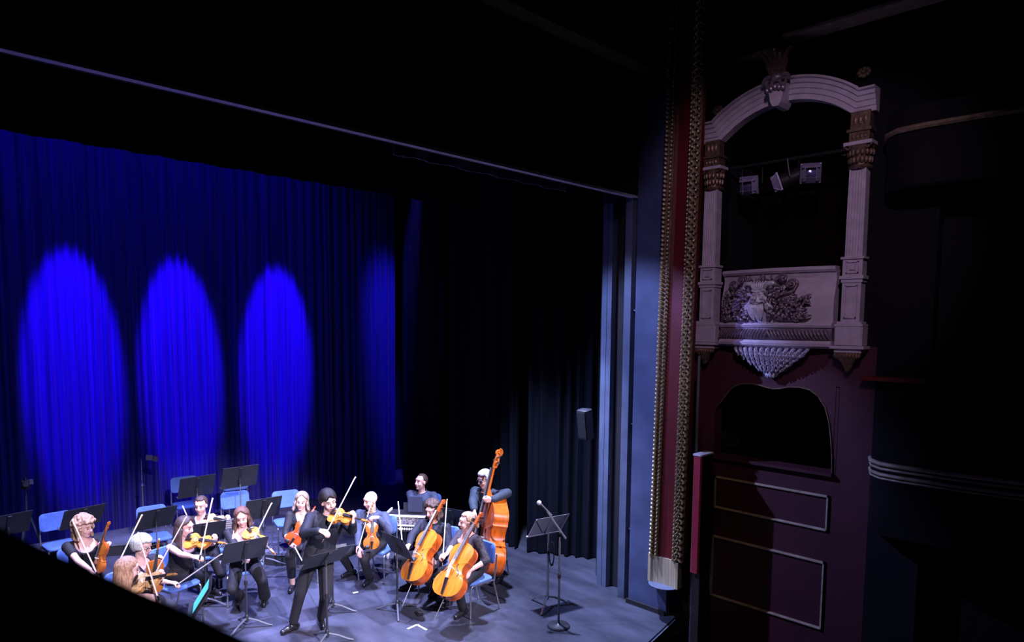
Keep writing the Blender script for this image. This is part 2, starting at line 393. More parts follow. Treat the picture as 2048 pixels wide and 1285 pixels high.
# red padded rail end beside the box
rs = empty('padded_rail_post', (7.20, 4.08, .70)); tag(rs, 'post with a bright red padded face, body blackened for shade and pale top beside the gilded frame', 'post')
MB().box((-.02, -.05, 0), (.22, .05, 1.42)).build('post', 'unlit_black', rs, smooth=False)  # body coloured black as the shaded side of the post
MB().bbox((-.06, -.052, 0), (-.02, .052, 1.42), .012).build('pad', 'red_velvet', rs)
MB().bbox((-.07, -.06, 1.42), (.23, .06, 1.45), .012).build('cap', 'plaster', rs)
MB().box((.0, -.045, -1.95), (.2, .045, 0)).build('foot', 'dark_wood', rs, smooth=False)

# opera box proper
ob = empty('opera_box', (XB, 3.49, 3.1)); tag(ob, 'white plaster opera box with arch, pilasters and bearded mask parapet', 'opera box')
inv = Matrix.Translation((-XB, -3.49, -3.1))
def part(mb, name, mat, parent=None, smooth=True, angle=35):
    mb.v = [tuple(inv @ Vector(p)) for p in mb.v]
    return mb.build(name, mat, parent or ob, smooth, angle)
def pilaster(yc):
    pe = empty('pilaster'); pe.parent = ob
    def P(mb, name, mat, **k): return part(mb, name, mat, pe, **k)
    hw = .088; X0 = XB-.10
    # fluted shaft
    prof = [(XB+.05, yc+hw), (X0, yc+hw), ]
    nf = 5
    for i in range(nf):
        c = yc+hw-.018-(i+.5)*(2*hw-.036)/nf
        for k in range(5):
            a = math.pi*k/4; prof.append((X0+.014*math.sin(a), c+.012*math.cos(a)))
    prof += [(X0, yc-hw), (XB+.05, yc-hw)]
    mb = MB(); mb.loft([[(x, yc+(y-yc)*s, z) for x, y in prof] for z, s in ((4.40, 1.0), (4.8, 1.0), (5.31, .95))]); P(mb, 'shaft', 'plaster', smooth=False)
    # pedestal
    mb = MB()
    for z0, z1, e, d in ((4.375, 4.40, .03, .03), (4.20, 4.375, .012, .012), (4.165, 4.20, .035, .035), (4.13, 4.165, .02, .02), (3.715, 4.13, .008, .01), (3.69, 3.715, .035, .035), (3.665, 3.69, .055, .05)):
        mb.box((X0-d, yc-hw-e, z0), (XB+.05, yc+hw+e, z1))
    P(mb, 'pedestal', 'plaster', smooth=False)
    mb = MB()
    for y0, y1, z0, z1 in ((yc-.062, yc+.062, 4.225, 4.35), (yc-.062, yc+.062, 3.75, 4.10)):
        for a in ((y0, y1, z0, z0+.012), (y0, y1, z1-.012, z1), (y0, y0+.012, z0, z1), (y1-.012, y1, z0, z1)):
            mb.box((X0-.026, a[0], a[2]), (X0, a[1], a[3]))
    mb.box((X0-.028, yc-.03, 4.26), (X0, yc+.03, 4.315))
    P(mb, 'panel_moulding', 'plaster', smooth=False)
    mb = MB(); mb.bbox((X0-.05, yc-hw-.055, 3.455), (XB+.05, yc+hw+.055, 3.665), .015); mb.box((X0-.075, yc-hw-.085, 3.425), (XB+.05, yc+hw+.085, 3.455))
    mb.box((X0-.04, yc-hw-.05, 3.385), (XB+.05, yc+hw+.05, 3.425)); P(mb, 'plinth', 'plaster')
    # leafy drop
    mb = MB(); rg = random.Random(int(yc*100))
    for k in range(9):
        o = (k-4)*.024; ln = .20-.012*abs(k-4)*abs(k-4)*.4
        mb.tube([(X0-.01, yc+o*1.3, 3.40), (X0-.055, yc+o*1.25, 3.34), (X0-.035, yc+o*.9, 3.40-ln*.6), (X0+.01, yc+o*.5, 3.40-ln), (X0-.02, yc+o*.45, 3.385-ln)], [.014, .02, .018, .013, .006], 6)
        mb.ell((X0-.05, yc+o*1.3, 3.36-abs(k-4)*.004), (.014, .013, .02), 6, 5)
    P(mb, 'acanthus_drop', 'bronze_relief')
    # capital
    mb = MB()
    mb.lathe([(.115, 5.31), (.125, 5.325), (.115, 5.345)], (XB-.02, yc, 0), 14)
    mb.lathe([(.095, 5.34), (.098, 5.42), (.12, 5.50), (.14, 5.55)], (XB-.02, yc, 0), 14)
    for k in range(9):
        a = math.radians(90+k*22.5)
        for zz, r, s in ((5.40, .105, .028), (5.475, .118, .026)):
            mb.ell((XB-.02+math.cos(a)*r, yc+math.sin(a)*r, zz), (s*.8, s*.8, s*1.4), 6, 5)
    for sg in (-1, 1):
        pts = [(XB-.13, yc+sg*(.10+.035*math.cos(t)*(1-t/9)), 5.53+.035*math.sin(t)*(1-t/9)) for t in [i*.6 for i in range(12)]]
        mb.tube(pts, .012, 5)
    P(mb, 'capital', 'bronze_relief')
    mb = MB(); mb.box((XB-.15, yc-.14, 5.55), (XB+.05, yc+.14, 5.585)); P(mb, 'abacus', 'plaster', smooth=False)
    mb = MB()
    mb.box((XB-.11, yc-.10, 5.585), (XB+.05, yc+.10, 5.69)); mb.box((XB-.13, yc-.12, 5.69), (XB+.05, yc+.12, 5.72)); mb.box((XB-.10, yc-.095, 5.72), (XB+.05, yc+.095, 5.90))
    for k in range(4): mb.ell((XB-.11, yc-.06+.04*k, 5.64), (.02, .017, .03), 6, 5)
    for k in range(3): mb.ell((XB-.10, yc-.05+.05*k, 5.81), (.02, .022, .05), 6, 5)
    P(mb, 'entablature', 'bronze_relief', smooth=False)
pilaster(4.335); pilaster(2.645)
# arch: sweep a moulded profile along ear - arc - ear
path = [(4.47, 6.0, math.pi/2), (4.33, 6.0, math.pi/2)]
yc, hs, rise = 3.49, .80, .30
R_ = (hs*hs+rise*rise)/(2*rise); zc = 6.0+rise-R_; a0 = math.asin(hs/R_)
arc = []
for i in range(25):
    a = -a0+2*a0*i/24; arc.append((yc-R_*math.sin(a), zc+R_*math.cos(a), a))
def arch_ring(y, z, ny, nz):
    pf = [(.12, XB+.05), (.12, XB-.16), (.095, XB-.17), (.085, XB-.14), (.05, XB-.135), (.04, XB-.115), (0, XB-.11), (-.01, XB-.095), (-.055, XB-.09), (-.065, XB-.075), (-.115, XB-.07), (-.12, XB+.05)]
    return [(x, y+ny*o, z+nz*o) for o, x in pf]
rings = [arch_ring(4.475, 6.0, 0, 1), arch_ring(4.36, 6.0, 0, 1)]
for y, z, a in arc:
    if abs(a) > a0*.99: ny, nz = -math.sin(a)*.45, 1.0
    else: ny, nz = -math.sin(a), math.cos(a)
    rings.append(arch_ring(y, z, ny, nz))
rings += [arch_ring(2.62, 6.0, 0, 1), arch_ring(2.505, 6.0, 0, 1)]
mb = MB(); mb.loft(rings); part(mb, 'arch', 'plaster', angle=25)
# keystone cartouche with plumes
ks = empty('keystone'); ks.parent = ob
mb = MB(); mb.prism([(3.60, 6.34), (3.40, 6.34), (3.44, 6.14), (3.47, 6.10), (3.53, 6.10), (3.56, 6.14)], XB-.24, XB+.02, 'x'); part(mb, 'block', 'plaster', ks, smooth=False)
mb = MB()
for sg in (-1, 1):
    pts = []; rr = []
    for i in range(22):
        t = i*.42; r = .075*(1-i/26); pts.append((XB-.25, 3.50+sg*(.085+r*math.cos(t)*.8), 6.36+r*math.sin(t))); rr.append(.024*(1-i/40))
    mb.tube(pts, rr, 7)
for k in range(5): mb.ell((XB-.26, 3.5+(k-2)*.045, 6.30-.012*abs(k-2)), (.03, .026, .035), 8, 6)
mb.ell((XB-.25, 3.5, 6.40), (.05, .07, .05), 10, 8)
part(mb, 'cartouche', 'relief_plaster', ks)
mb = MB()
for o, ln, bend in ((0, .30, 0), (-.09, .27, -.05), (.09, .27, .05), (-.045, .25, -.015), (.045, .25, .015)):
    mb.tube([(XB-.22, 3.5+o*.6, 6.40), (XB-.25, 3.5+o, 6.40+ln*.5), (XB-.27, 3.5+o+bend*.5, 6.40+ln*.85), (XB-.31, 3.5+o+bend*1.5, 6.40+ln), (XB-.33, 3.5+o+bend*2.1, 6.40+ln*.93)], [.03, .034, .032, .024, .012], 7)
part(mb, 'plume', 'bronze_relief', ks)
# parapet (bombe front) with cap and mouldings
pa = empty('parapet'); pa.parent = ob
def bulge(y): return .10*math.cos((y-3.49)/.66*math.pi/2) if abs(y-3.49) < .66 else 0
ysn = [2.83+(4.15-2.83)*i/24 for i in range(25)]
def swept(prof, name, mat, angle=30):       # prof: (forward offset, z)
    mb = MB(); rings = []
    for y in ysn: rings.append([(XB-.04-bulge(y)*k-o, y, z) for o, z, k in prof])
    mb.loft(rings); return part(mb, name, mat, pa, angle=angle)
swept([(-.1, 3.70, 0), (.03, 3.70, 1), (.045, 3.80, 1), (.04, 3.95, 1), (.0, 4.10, 1), (-.02, 4.20, .95), (.0, 4.26, .95), (-.1, 4.26, 0)], 'front', 'plaster')
swept([(-.12, 4.26, 0), (.02, 4.26, .95), (.045, 4.285, .95), (.045, 4.305, .95), (.03, 4.32, .95), (-.12, 4.32, 0)], 'cap_rail', 'plaster')
swept([(-.1, 3.645, 0), (.07, 3.645, 1), (.085, 3.672, 1), (.07, 3.70, 1), (-.1, 3.70, 0)], 'upper_torus', 'plaster')
swept([(-.1, 3.50, 0), (.03, 3.50, 1), (.06, 3.57, 1), (.055, 3.645, 1), (-.1, 3.645, 0)], 'frieze', 'relief_plaster')
swept([(-.1, 3.415, 0), (.02, 3.415, 1), (.075, 3.44, 1), (.085, 3.47, 1), (.06, 3.50, 1), (-.1, 3.50, 0)], 'lower_torus', 'plaster')
# slanted leaves on the frieze
mb = MB()
for i in range(34):
    y = 2.87+i*.038; X = XB-.04-bulge(y)-.07; s = -1 if y > 3.49 else 1
    mb.tube([(X+.01, y-s*.03, 3.515), (X-.012, y-s*.01, 3.55), (X-.016, y+s*.012, 3.585), (X-.004, y+s*.035, 3.63)], [.009, .018, .016, .006], 6, flat=.7)
o = part(mb, 'leaf_frieze', 'relief_plaster', pa); o['kind'] = 'stuff'
# scrollwork relief around the mask
def RX(y, z): return XB-.04-bulge(y)-.04*max(0, min(1, (4.26-z)/.3))-.012
rg = random.Random(5); mb = MB()
def spiral(y, z, r, turns, sg, wd, mb=mb):
    pts = []; rr = []; nn = int(turns*12)
    for i in range(nn+1):
        t = i/nn*turns*2*math.pi; q = r*(1-i/nn*.82)
        yy = y+sg*q*math.cos(t); zz = z+q*math.sin(t); pts.append((RX(yy, zz)-.024-.03*i/nn, yy, zz)); rr.append(wd*1.15*(1-.45*i/nn))
    mb.tube(pts, rr, 6)
def leaf(y, z, ang, ln, wd, mb=mb):
    d = Vector((0, math.cos(ang), math.sin(ang))); pts = []; rr = []
    for i in range(6):
        t = i/5; q = Vector((0, y, z))+d*(ln*t); q.x = RX(q.y, q.z)-.02-.045*math.sin(t*math.pi)-.02*t; pts.append(q); rr.append(max(.006, wd*math.sin(math.pi*(.2+.68*t))))
    mb.tube(pts, rr, 6, flat=.6, up=(1, 0, 0))
mk = (3.61, 3.98)         # mask centre (y, z)
for sg in (-1, 1):
    spiral(mk[0]+sg*.44, 3.765, .06, 2.2, sg, .020); spiral(mk[0]+sg*.36, 4.13, .055, 1.8, sg, .018)
    spiral(mk[0]+sg*.25, 4.20, .05, 1.8, -sg, .016); spiral(mk[0]+sg*.30, 3.90, .06, 2.0, sg, .018); spiral(mk[0]+sg*.42, 3.92, .05, 1.8, -sg, .015)
    mb.tube([(RX(mk[0]+sg*y, z)-.015, mk[0]+sg*y, z) for y, z in ((.10, 3.80), (.22, 3.745), (.34, 3.74), (.47, 3.72), (.52, 3.74))], [.016, .02, .02, .02, .016], 6)
    mb.tube([(RX(mk[0]+sg*y, z)-.015, mk[0]+sg*y, z) for y, z in ((.16, 4.06), (.24, 4.02), (.32, 4.03), (.38, 4.06), (.41, 4.13))], [.014, .018, .018, .016, .012], 6)
    for k in range(80):
        y = min(4.04, mk[0]+sg*rg.uniform(.10, .53)); z = rg.uniform(3.75, 4.18)
        if abs(y-mk[0]) > .36 and z > 4.02: z -= .2
        leaf(y, z, rg.uniform(0, 6.28), rg.uniform(.05, .095), rg.uniform(.013, .021))
for k in range(16): leaf(mk[0]+rg.uniform(-.2, .2), rg.uniform(4.12, 4.2), math.pi/2+rg.uniform(-1.0, 1.0), rg.uniform(.06, .10), .014)
o = part(mb, 'foliage_relief', 'relief_plaster', pa, angle=75)
# bearded mask
mx = XB-.04-bulge(mk[0])-.07; mb = MB(); my, mz = mk
mb.ell((mx, my, mz+.02), (.085, .085, .12), 14, 10); mb.ell((mx-.05, my, mz-.03), (.05, .06, .07), 12, 8)
mb.cap((mx-.085, my, mz+.055), (mx-.125, my, mz-.005), .013, .022, 8)
for sg in (-1, 1):
    mb.cap((mx-.075, my+sg*.012, mz+.068), (mx-.07, my+sg*.065, mz+.085), .016, .012, 8)
    mb.ell((mx-.085, my+sg*.036, mz+.045), (.012, .018, .012), 8, 6); mb.ell((mx-.075, my+sg*.05, mz+.0), (.03, .026, .025), 8, 6)
    mb.tube([(mx-.11, my+sg*.008, mz-.03), (mx-.105, my+sg*.04, mz-.045), (mx-.08, my+sg*.07, mz-.035), (mx-.06, my+sg*.09, mz-.055)], [.014, .017, .013, .005], 7)
    mb.tube([(mx, my+sg*.05, mz+.12), (mx-.03, my+sg*.10, mz+.165), (mx-.03, my+sg*.165, mz+.17), (mx-.01, my+sg*.20, mz+.13), (mx-.02, my+sg*.175, mz+.10)], [.03, .03, .026, .018, .008], 8)
    mb.tube([(mx, my+sg*.08, mz+.03), (mx-.01, my+sg*.135, mz+.045), (mx+.01, my+sg*.165, mz+.07)], [.022, .024, .006], 7)
    for k in range(5):
        z = mz-.02-k*.012; mb.tube([(mx-.03, my+sg*.08, z+.03), (mx-.04, my+sg*(.10+.012*k), z-.03), (mx-.03, my+sg*(.085+.014*k), z-.09), (mx-.02, my+sg*(.11+.014*k), z-.13)], [.016, .02, .016, .006], 6)
mb.cap((mx-.10, my-.02, mz-.062), (mx-.10, my+.02, mz-.062), .010, .010, 8)
for k in range(7):
    o = (k-3)*.022; mb.tube([(mx-.075, my+o, mz-.075), (mx-.10, my+o*1.25, mz-.12), (mx-.075, my+o*1.1, mz-.19), (mx-.055, my+o*.7+.01*math.sin(k*2), mz-.25)], [.015, .018, .015, .005], 6)
for k in range(6):
    o = (k-2.5)*.026; mb.tube([(mx-.06, my+o*.8, mz+.10), (mx-.08, my+o, mz+.145), (mx-.04, my+o*1.3, mz+.19)], [.016, .018, .007], 6)
part(mb, 'mask', M('mask_silver', (.82, .82, .90), .38, .15, var=.25, scale=30), pa, angle=75)
# corbel of acanthus leaves under the parapet
mb = MB(); rg = random.Random(9)
for lv, (z, hw_, nl, fw_) in enumerate(((3.41, .43, 13, .20), (3.36, .36, 11, .19), (3.30, .28, 9, .165), (3.235, .19, 7, .13), (3.17, .10, 4, .09))):
    for k in range(nl):
        o = (k-(nl-1)/2)/((nl-1)/2); y = 3.50+o*hw_; X = XB-fw_*(1-.35*o*o); q = -.03*o
        mb.tube([(X+.05, y, z), (X, y+q*.2, z-.02), (X-.012, y+q, z-.055), (X+.006, y+q*1.6, z-.085), (X-.028, y+q*2.0, z-.094), (X-.034, y+q*2.0, z-.078)], [.016, .021, .020, .015, .011, .007], 7)
        mb.tube([(X-.015, y, z-.005), (X-.034, y+q, z-.05), (X-.02, y+q*1.6, z-.08)], [.005, .007, .004], 5)
mb.prism([(3.92, 3.415), (3.08, 3.415), (3.36, 3.14), (3.64, 3.14)], XB-.06, XB+.03, 'x')
mb.tube([(XB-.06, 3.5, 3.18), (XB-.09, 3.5, 3.10), (XB-.06, 3.5, 3.045)], [.045, .04, .012], 9)
for k in range(5): mb.ell((XB-.09, 3.5+(k-2)*.022, 3.09-.008*(k % 2)), (.02, .014, .03), 6, 5)
part(mb, 'corbel', M('corbel_silver', (.60, .55, .66), .36, .3, var=.25, scale=30), angle=75)

# lanterns hanging in the opera box
def lantern(loc, aim, label, bright):
    e = empty('stage_lantern', loc); tag(e, label, 'spotlight', 'lanterns hanging in the opera box')
    e.rotation_euler = Vector(aim).to_track_quat('-Z', 'Y').to_euler()
    M('lantern_black', (.02, .02, .022), .45); M('lantern_lens', (.30, .26, .55), .15, .7, var=.9, scale=14); M('barn_door', (.40, .37, .52), .45, .2, var=.3, scale=8)
    MB().lathe([(.02, .30), (.07, .29), (.095, .22), (.10, .02), (.11, .0)], n=16).build('body', 'lantern_black', e)
    mb = MB()
    mb.box((-.115, -.115, -.012), (.115, .115, .004)); mb.build('lens_frame', 'barn_door', e, smooth=False)
    mb = MB(); mb.lathe([(.002, -.03), (.05, -.026), (.092, -.012)], n=18); mb.build('lens', 'lantern_lens', e)
    for k in range(4):
        mt = Matrix.Rotation(k*math.pi/2, 4, 'Z') @ Matrix.Translation((.115, 0, -.01)) @ Matrix.Rotation(math.radians(35), 4, 'Y')
        MB().box((-.003, -.10, -.10), (.003, .10, 0), mt).build('barn_door', 'barn_door', e, smooth=False)
    MB().tube([(-.125, 0, .12), (-.13, .12, .14), (-.13, .21, .16), (0, .225, .16), (.13, .21, .16), (.13, .12, .14), (.125, 0, .12)], .011, 6).build('yoke', 'lantern_black', e)
lantern((8.45, 4.215, 5.46), (-.9, -.15, -.25), 'small lantern nearest the stage hanging in the opera box', 0)
lantern((8.5, 3.83, 5.45), (-.35, .9, -.35), 'middle lantern in the opera box turned away, dark brass body', 0)
lantern((8.45, 3.44, 5.50), (-.88, -.42, -.10), 'brightest lantern in the opera box with square pale frame', 1)
tag(MB().tube([(8.5, 2.35, 5.72), (8.5, 4.6, 5.72)], .022, 8).build('lighting_bar', 'black_paint'), 'black bar holding the lanterns inside the opera box', 'bar')
# brass rosettes on the wall and cornice
def rosette(p, r, label):
    e = empty('brass_rosette', p); tag(e, label, 'ornament', 'brass rosettes around the box arch')
    mb = MB()
    for k in range(8):
        a = k*math.pi/4; mb.ell((-.02, math.cos(a)*r*.6, math.sin(a)*r*.45), (.02, r*.34, r*.3), 8, 6)
    mb.build('petals', 'old_gold', e); MB().ell((-.035, 0, 0), (.03, r*.35, r*.3), 10, 8).build('boss', 'old_gold', e)
rosette((7.80, 4.32, 6.27), .08, 'brass rosette on the dark wall above the left end of the arch')
rosette((7.80, 2.66, 6.31), .08, 'brass rosette on the dark wall above the right end of the arch')
rosette((8.6, 3.1, 5.72), .07, 'dim brass rosette inside the box beside the right capital')
struct(MB().box((7.62, 3.55, 6.74), (7.82, 4.6, 6.77)).build('trim_4', 'gilt_line', smooth=False), 'thin bronze cornice line above the box arch')
struct(MB().box((7.55, 1.9, 6.82), (7.82, 3.45, 6.85)).build('trim_5', 'gilt_line', smooth=False), 'thin bronze cornice line right of the keystone')
# right-hand side wall and balconies
struct(MB().prism([(8.02, 1.9), (8.02, 2.2), (8.1, 2.2), (9.9, -6), (9.8, -6)], -1.3, 8.2).build('wall_right_rear', 'unlit_black', smooth=False), 'dark side wall behind the right balconies')
def balcony(z0, name, label, mat, moul, dx=0.0, mm='gilt_line'):
    e = empty(name); tag(e, label, 'balcony')
    pts = [(7.78, 2.38), (7.62, 2.32), (7.50, 2.2), (7.46, 2.0), (7.48, 1.4), (7.55, .6), (7.65, -.5), (7.8, -2.5)]
    pts = [(x+dx, y) for x, y in pts]
    rings = []
    for x, y in pts:
        rings.append([(x, y, z0), (x-.02, y, z0+.02), (x-.03, y, z0+.35), (x-.05, y, z0+.75), (x+.0, y, z0+.78), (x+.03, y, z0)])
    MB().loft(rings).build('front', mat, e)
    for k, (dz, r, ox) in enumerate(moul):
        MB().tube([(x-ox, y, z0+dz) for x, y in pts], r, 7).build('moulding', mm, e)
balcony(1.53, 'lower_balcony', 'dark curved balcony front with pale mouldings right of the opera box', 'unlit_black', [(.75, .022, .06), (.70, .013, .05), (.64, .018, .05), (.60, .01, .045)])
balcony(5.0, 'upper_balcony', 'dim upper balcony front with a bronze edge at far right', 'unlit_black', [(.55, .03, .05)], -.04, 'old_gold')
struct(MB().box((7.66, 1.9, 3.10), (7.82, 2.5, 3.14)).build('trim_6', 'red_paint', smooth=False), 'narrow red ledge on the dark wall right of the box')
# foreground balcony parapet on the left side
k_ = .55; hz_ = HC-.30*1.0
pl = [G(-260, 940, hz_), G(0, 1056, hz_), G(98, 1105, hz_), G(195, 1146, hz_), G(268, 1180, hz_), G(366, 1220, hz_), G(500, 1283, hz_), G(640, 1352, hz_), G(900, 1500, hz_)]
out = [(p.x, p.y) for p in pl]
poly = out+[(out[-1][0]-.3, out[-1][1]-.25), (-.35, .3), (-.35, out[0][1])]
mb = MB(); mb.loft([[(x, y, hz_-.02) for x, y in poly], [(x, y, hz_) for x, y in poly]])
bp = empty('balcony_parapet'); tag(bp, 'black blurred parapet ledge of the near balcony in the lower left corner', 'parapet')
mb.build('ledge', 'parapet_velvet', bp, smooth=False)
MB().loft([[(x-.05, y-.01, hz_-1.2) for x, y in poly], [(x-.02, y, hz_-.02) for x, y in poly]]).build('front', 'parapet_velvet', bp, smooth=False)

# ------------------------------------------------------------------ directions: phi 0 = towards the balcony, 90 = towards the opera box
FH = Vector((math.sin(YAW), math.cos(YAW), 0)); ZZ = Vector((0, 0, 1))
def dirv(phi): p = math.radians(phi); return CR0*math.sin(p) - FH*math.cos(p)
def rot(phi): d = dirv(phi); return math.atan2(d.y, d.x)-math.pi/2
def C3(r, t, z=0): return CR0*r - FH*t + ZZ*z          # right, towards viewer, up

M('chair_blue', (.085, .17, .46), .8, var=.12, scale=40, bump=.15, bscale=160)
M('chair_metal', (.30, .31, .34), .3, .8)
M('stand_black', (.022, .024, .030), .45, var=.2)
M('stand_grey', (.10, .11, .13), .5, .3)
M('steel', (.45, .46, .48), .3, .9)
M('black_plastic', (.015, .015, .017), .5)
M('paper', (.80, .80, .78), .8, var=.05)
M('ebony', (.012, .010, .010), .35)
M('bow_hair', (.85, .82, .76), .6, var=.05)
M('bow_stick', (.42, .20, .10), .35, var=.2)
M('ivory', (.85, .82, .74), .5)
M('string_metal', (.6, .6, .62), .3, .8)

# ------------------------------------------------------------------ chairs
def rrect(w, h, r, n=4):
    pts = []
    for cx, cy, a0 in ((w-r, h-r, 0), (-w+r, h-r, 90), (-w+r, -h+r, 180), (w-r, -h+r, 270)):
        for k in range(n+1):
            a = math.radians(a0+90*k/n); pts.append((cx+r*math.cos(a), cy+r*math.sin(a)))
    return pts
def cushion(mb, w, h, r, t, f):          # f maps (a, b, c) to 3D
    rings = []
    for s, c in ((.93, 0), (1, t*.25), (1, t*.7), (.94, t), (.6, t*1.08)):
        rings.append([f(a*s, b*s, c) for a, b in rrect(w, h, r)])
    mb.loft(rings)
def make_chair():
    e = empty('stacking_chair')
    mb = MB(); cushion(mb, .205, .205, .07, .04, lambda a, b, c: Vector((a, b, .412+c))); mb.build('seat', 'chair_blue', e)
    mb = MB(); cushion(mb, .205, .130, .06, .035, lambda a, b, c: Vector((a, -.245-.16*(b+.155)*.55+c+.03*(a/.205)**2, .735+b))); mb.build('backrest', 'chair_blue', e)
    for s in (-1, 1):
        MB().tube([(s*.20, .19, .008), (s*.195, .18, .385), (s*.19, .15, .405)], .011, 8).build('leg', 'chair_metal', e)
        MB().tube([(s*.205, -.30, .008), (s*.2, -.20, .38), (s*.2, -.21, .41), (s*.192, -.248, .62), (s*.185, -.26, .72)], .011, 8).build('leg', 'chair_metal', e)
        MB().tube([(s*.19, .15, .405), (s*.2, -.20, .405)], .010, 8).build('side_rail', 'chair_metal', e)
    MB().tube([(-.195, .12, .402), (.195, .12, .402)], .009, 8).build('cross_rail', 'chair_metal', e)
    return e
chair0 = make_chair(); chair_used = [False]
def chair(p, phi, label, group):
    if chair_used[0]: o = copy_tree(chair0)
    else: o = chair0; chair_used[0] = True
    o.location = p; o.rotation_euler = (0, 0, rot(phi)); tag(o, label, 'chair', group); return o
EG = 'empty blue chairs at the back'
def gz(u, v, z, base=0.0): p = G(u, v, z); p.z = base; return p
chair(gz(122, 1088, .45), 48, 'empty blue chair behind the curly haired violinist, nearest the tripod', EG)
chair(gz(311, 1073, .45), 40, 'empty blue chair with upright back just above the grey haired violinist', EG)
chair(gz(375, 1008, .65, .2), 38, 'empty blue chair on the riser behind the dark haired woman facing the front', EG)
chair(gz(478, 1004, .65, .2), 35, 'empty blue chair farthest back on the riser below the tallest music stand', EG)
chair(gz(476, 1044, .65, .2), 32, 'empty blue chair with bright back behind the viola player', EG)
chair(gz(578, 1042, .65, .2), 30, 'dim blue chair on the riser end behind the woman with the red violin', EG)
CG = 'chairs of the seated players'

# ------------------------------------------------------------------ music stands
def make_stand(name, h, tilt, plate='stand_black', wire=False):
    e = empty(name)
    t = math.radians(tilt); cz = h
    mt = Matrix.Translation((0, 0, cz)) @ Matrix.Rotation(math.radians(90)-t, 4, 'X') @ Matrix.Identity(4)
    # desk plane: local x = width, local y = up the slope, local z = away from the player
    mt = Matrix.Translation((0, .0, cz)) @ Matrix(((-1, 0, 0, 0), (0, -math.cos(t), math.sin(t)*-1, 0), (0, math.sin(t), -math.cos(t), 0), (0, 0, 0, 1)))
    W, Hh = .255, .17
    if not wire:
        mb = MB()
        for s in (-1, 1): mb.bbox((min(s*.012, s*W), -Hh, -.003), (max(s*.012, s*W), Hh, .003), .0035, mt)
        mb.box((-.03, -Hh, .0005), (.03, Hh, .004), mt)
        d = mb.build('desk', plate, e, smooth=False)
        MB().box((-W, -Hh-.004, -.055), (W, -Hh+.002, .004), mt).build('ledge', plate, e, smooth=False)
        MB().box((-.022, -Hh*.75, .004), (.022, Hh*.85, .018), mt).build('spine', 'black_plastic', e, smooth=False)
        MB().tube([mt @ Vector((0, -.02, .012)), Vector((0, 0, cz-.10))+Vector((0, 0, 0))], .016, 8).build('tilt_bracket', 'black_plastic', e)
        MB().tube([(0, 0, .50), (0, 0, cz-.08)], .009, 8).build('inner_pole', 'steel' if plate == 'stand_grey' else 'stand_grey', e)
        MB().tube([(0, 0, .10), (0, 0, .56)], .014, 10).build('outer_pole', 'stand_black', e)
        MB().lathe([(.014, .53), (.021, .535), (.021, .575), (.014, .58)], n=12).build('collar', 'black_plastic', e)
        MB().lathe([(.018, .07), (.026, .09), (.024, .15), (.016, .165)], n=12).build('hub', 'stand_black', e)
        for k in range(3):
            a = math.radians(90+120*k); c, s_ = math.cos(a), math.sin(a)
            MB().tube([(c*.02, s_*.02, .115), (c*.12, s_*.12, .085), (c*.24, s_*.24, .028), (c*.29, s_*.29, .014)], [.015, .014, .013, .012], 8, flat=.8).build('foot', 'stand_grey', e)
    else:
        mb = MB()
        for x0, x1, y in ((-W, W, -Hh), (-W, W, Hh)): mb.tube([mt @ Vector((x0, y, 0)), mt @ Vector((x1, y, 0))], .006, 6)
        for x in (-W, W): mb.tube([mt @ Vector((x, -Hh, 0)), mt @ Vector((x, Hh, 0))], .006, 6)
        for x in (-1, 1): mb.tube([mt @ Vector((x*W, Hh, .004)), mt @ Vector((0, -Hh, .004))], .005, 6)
        mb.tube([mt @ Vector((0, -Hh, .004)), mt @ Vector((0, Hh, .004))], .007, 6)
        mb.build('desk_frame', 'steel', e)
        MB().box((-W+.01, -Hh+.01, -.004), (W-.01, Hh-.01, -.001), mt).build('desk_sheet', M('stand_mesh', (.10, .10, .14), .5), e, smooth=False)
        for x in (-1, 1): MB().ell(mt @ Vector((x*W, -Hh, -.01)), .014, 8, 6).build('corner_clip', 'ivory', e)
        MB().tube([(0, 0, .30), (0, 0, cz-.04)], .011, 8).build('inner_pole', 'steel', e)
        MB().tube([(0, 0, .10), (0, 0, .72)], .017, 8).build('outer_pole', 'steel', e)
        MB().lathe([(.012, .70), (.02, .705), (.02, .74), (.012, .745)], n=10).build('collar', 'black_plastic', e)
        for k in range(3):
            a = math.radians(100+120*k); c, s_ = math.cos(a), math.sin(a)
            MB().tube([(c*.012, s_*.012, .14), (c*.09, s_*.09, .125), (c*.20, s_*.20, .075), (c*.29, s_*.29, .013)], .014, 8).build('foot', 'steel', e)
    return e, mt
SG = 'black orchestra music stands'
def stand(desk_px, z, phi, label, h=None, tilt=62, base=0.0, name='music_stand', **k):
    p = G(desk_px[0], desk_px[1], base+z); p.z = base
    e, mt = make_stand(name, z, tilt, **k); e.location = p; e.rotation_euler = (0, 0, rot(phi)); tag(e, label, 'music stand', SG if name == 'music_stand' else None)
    return e, mt
stand((16, 1050), 1.02, 235, 'black music stand cut off by the left edge of the picture')
stand((166, 1034), 1.06, 236, 'black music stand directly behind the curly haired violinist', tilt=58)
stand((312, 1037), 1.00, 230, 'black music stand in front of the empty chair above the grey haired violinist', tilt=60)
stand((394, 973), 1.05, 226, 'black music stand on the riser behind the woman facing the front', base=.2, tilt=68)
stand((480, 954), 1.22, 222, 'tallest and farthest music stand on the riser against the blue backdrop', base=.2, tilt=70)
stand((526, 1017), .84, 222, 'black music stand on the riser right behind the viola player', base=.2, tilt=66)
s7, mt7 = stand((408, 1066), .98, 214, 'low black music stand between the two violinists holding an upright score', tilt=60)
stand((490, 1101), .955, 220, 'black music stand right in front of the seated viola player', tilt=58)
stand((652, 1117), 1.0, 224, 'black music stand in front of the standing soloist, cut off at the bottom', tilt=42)
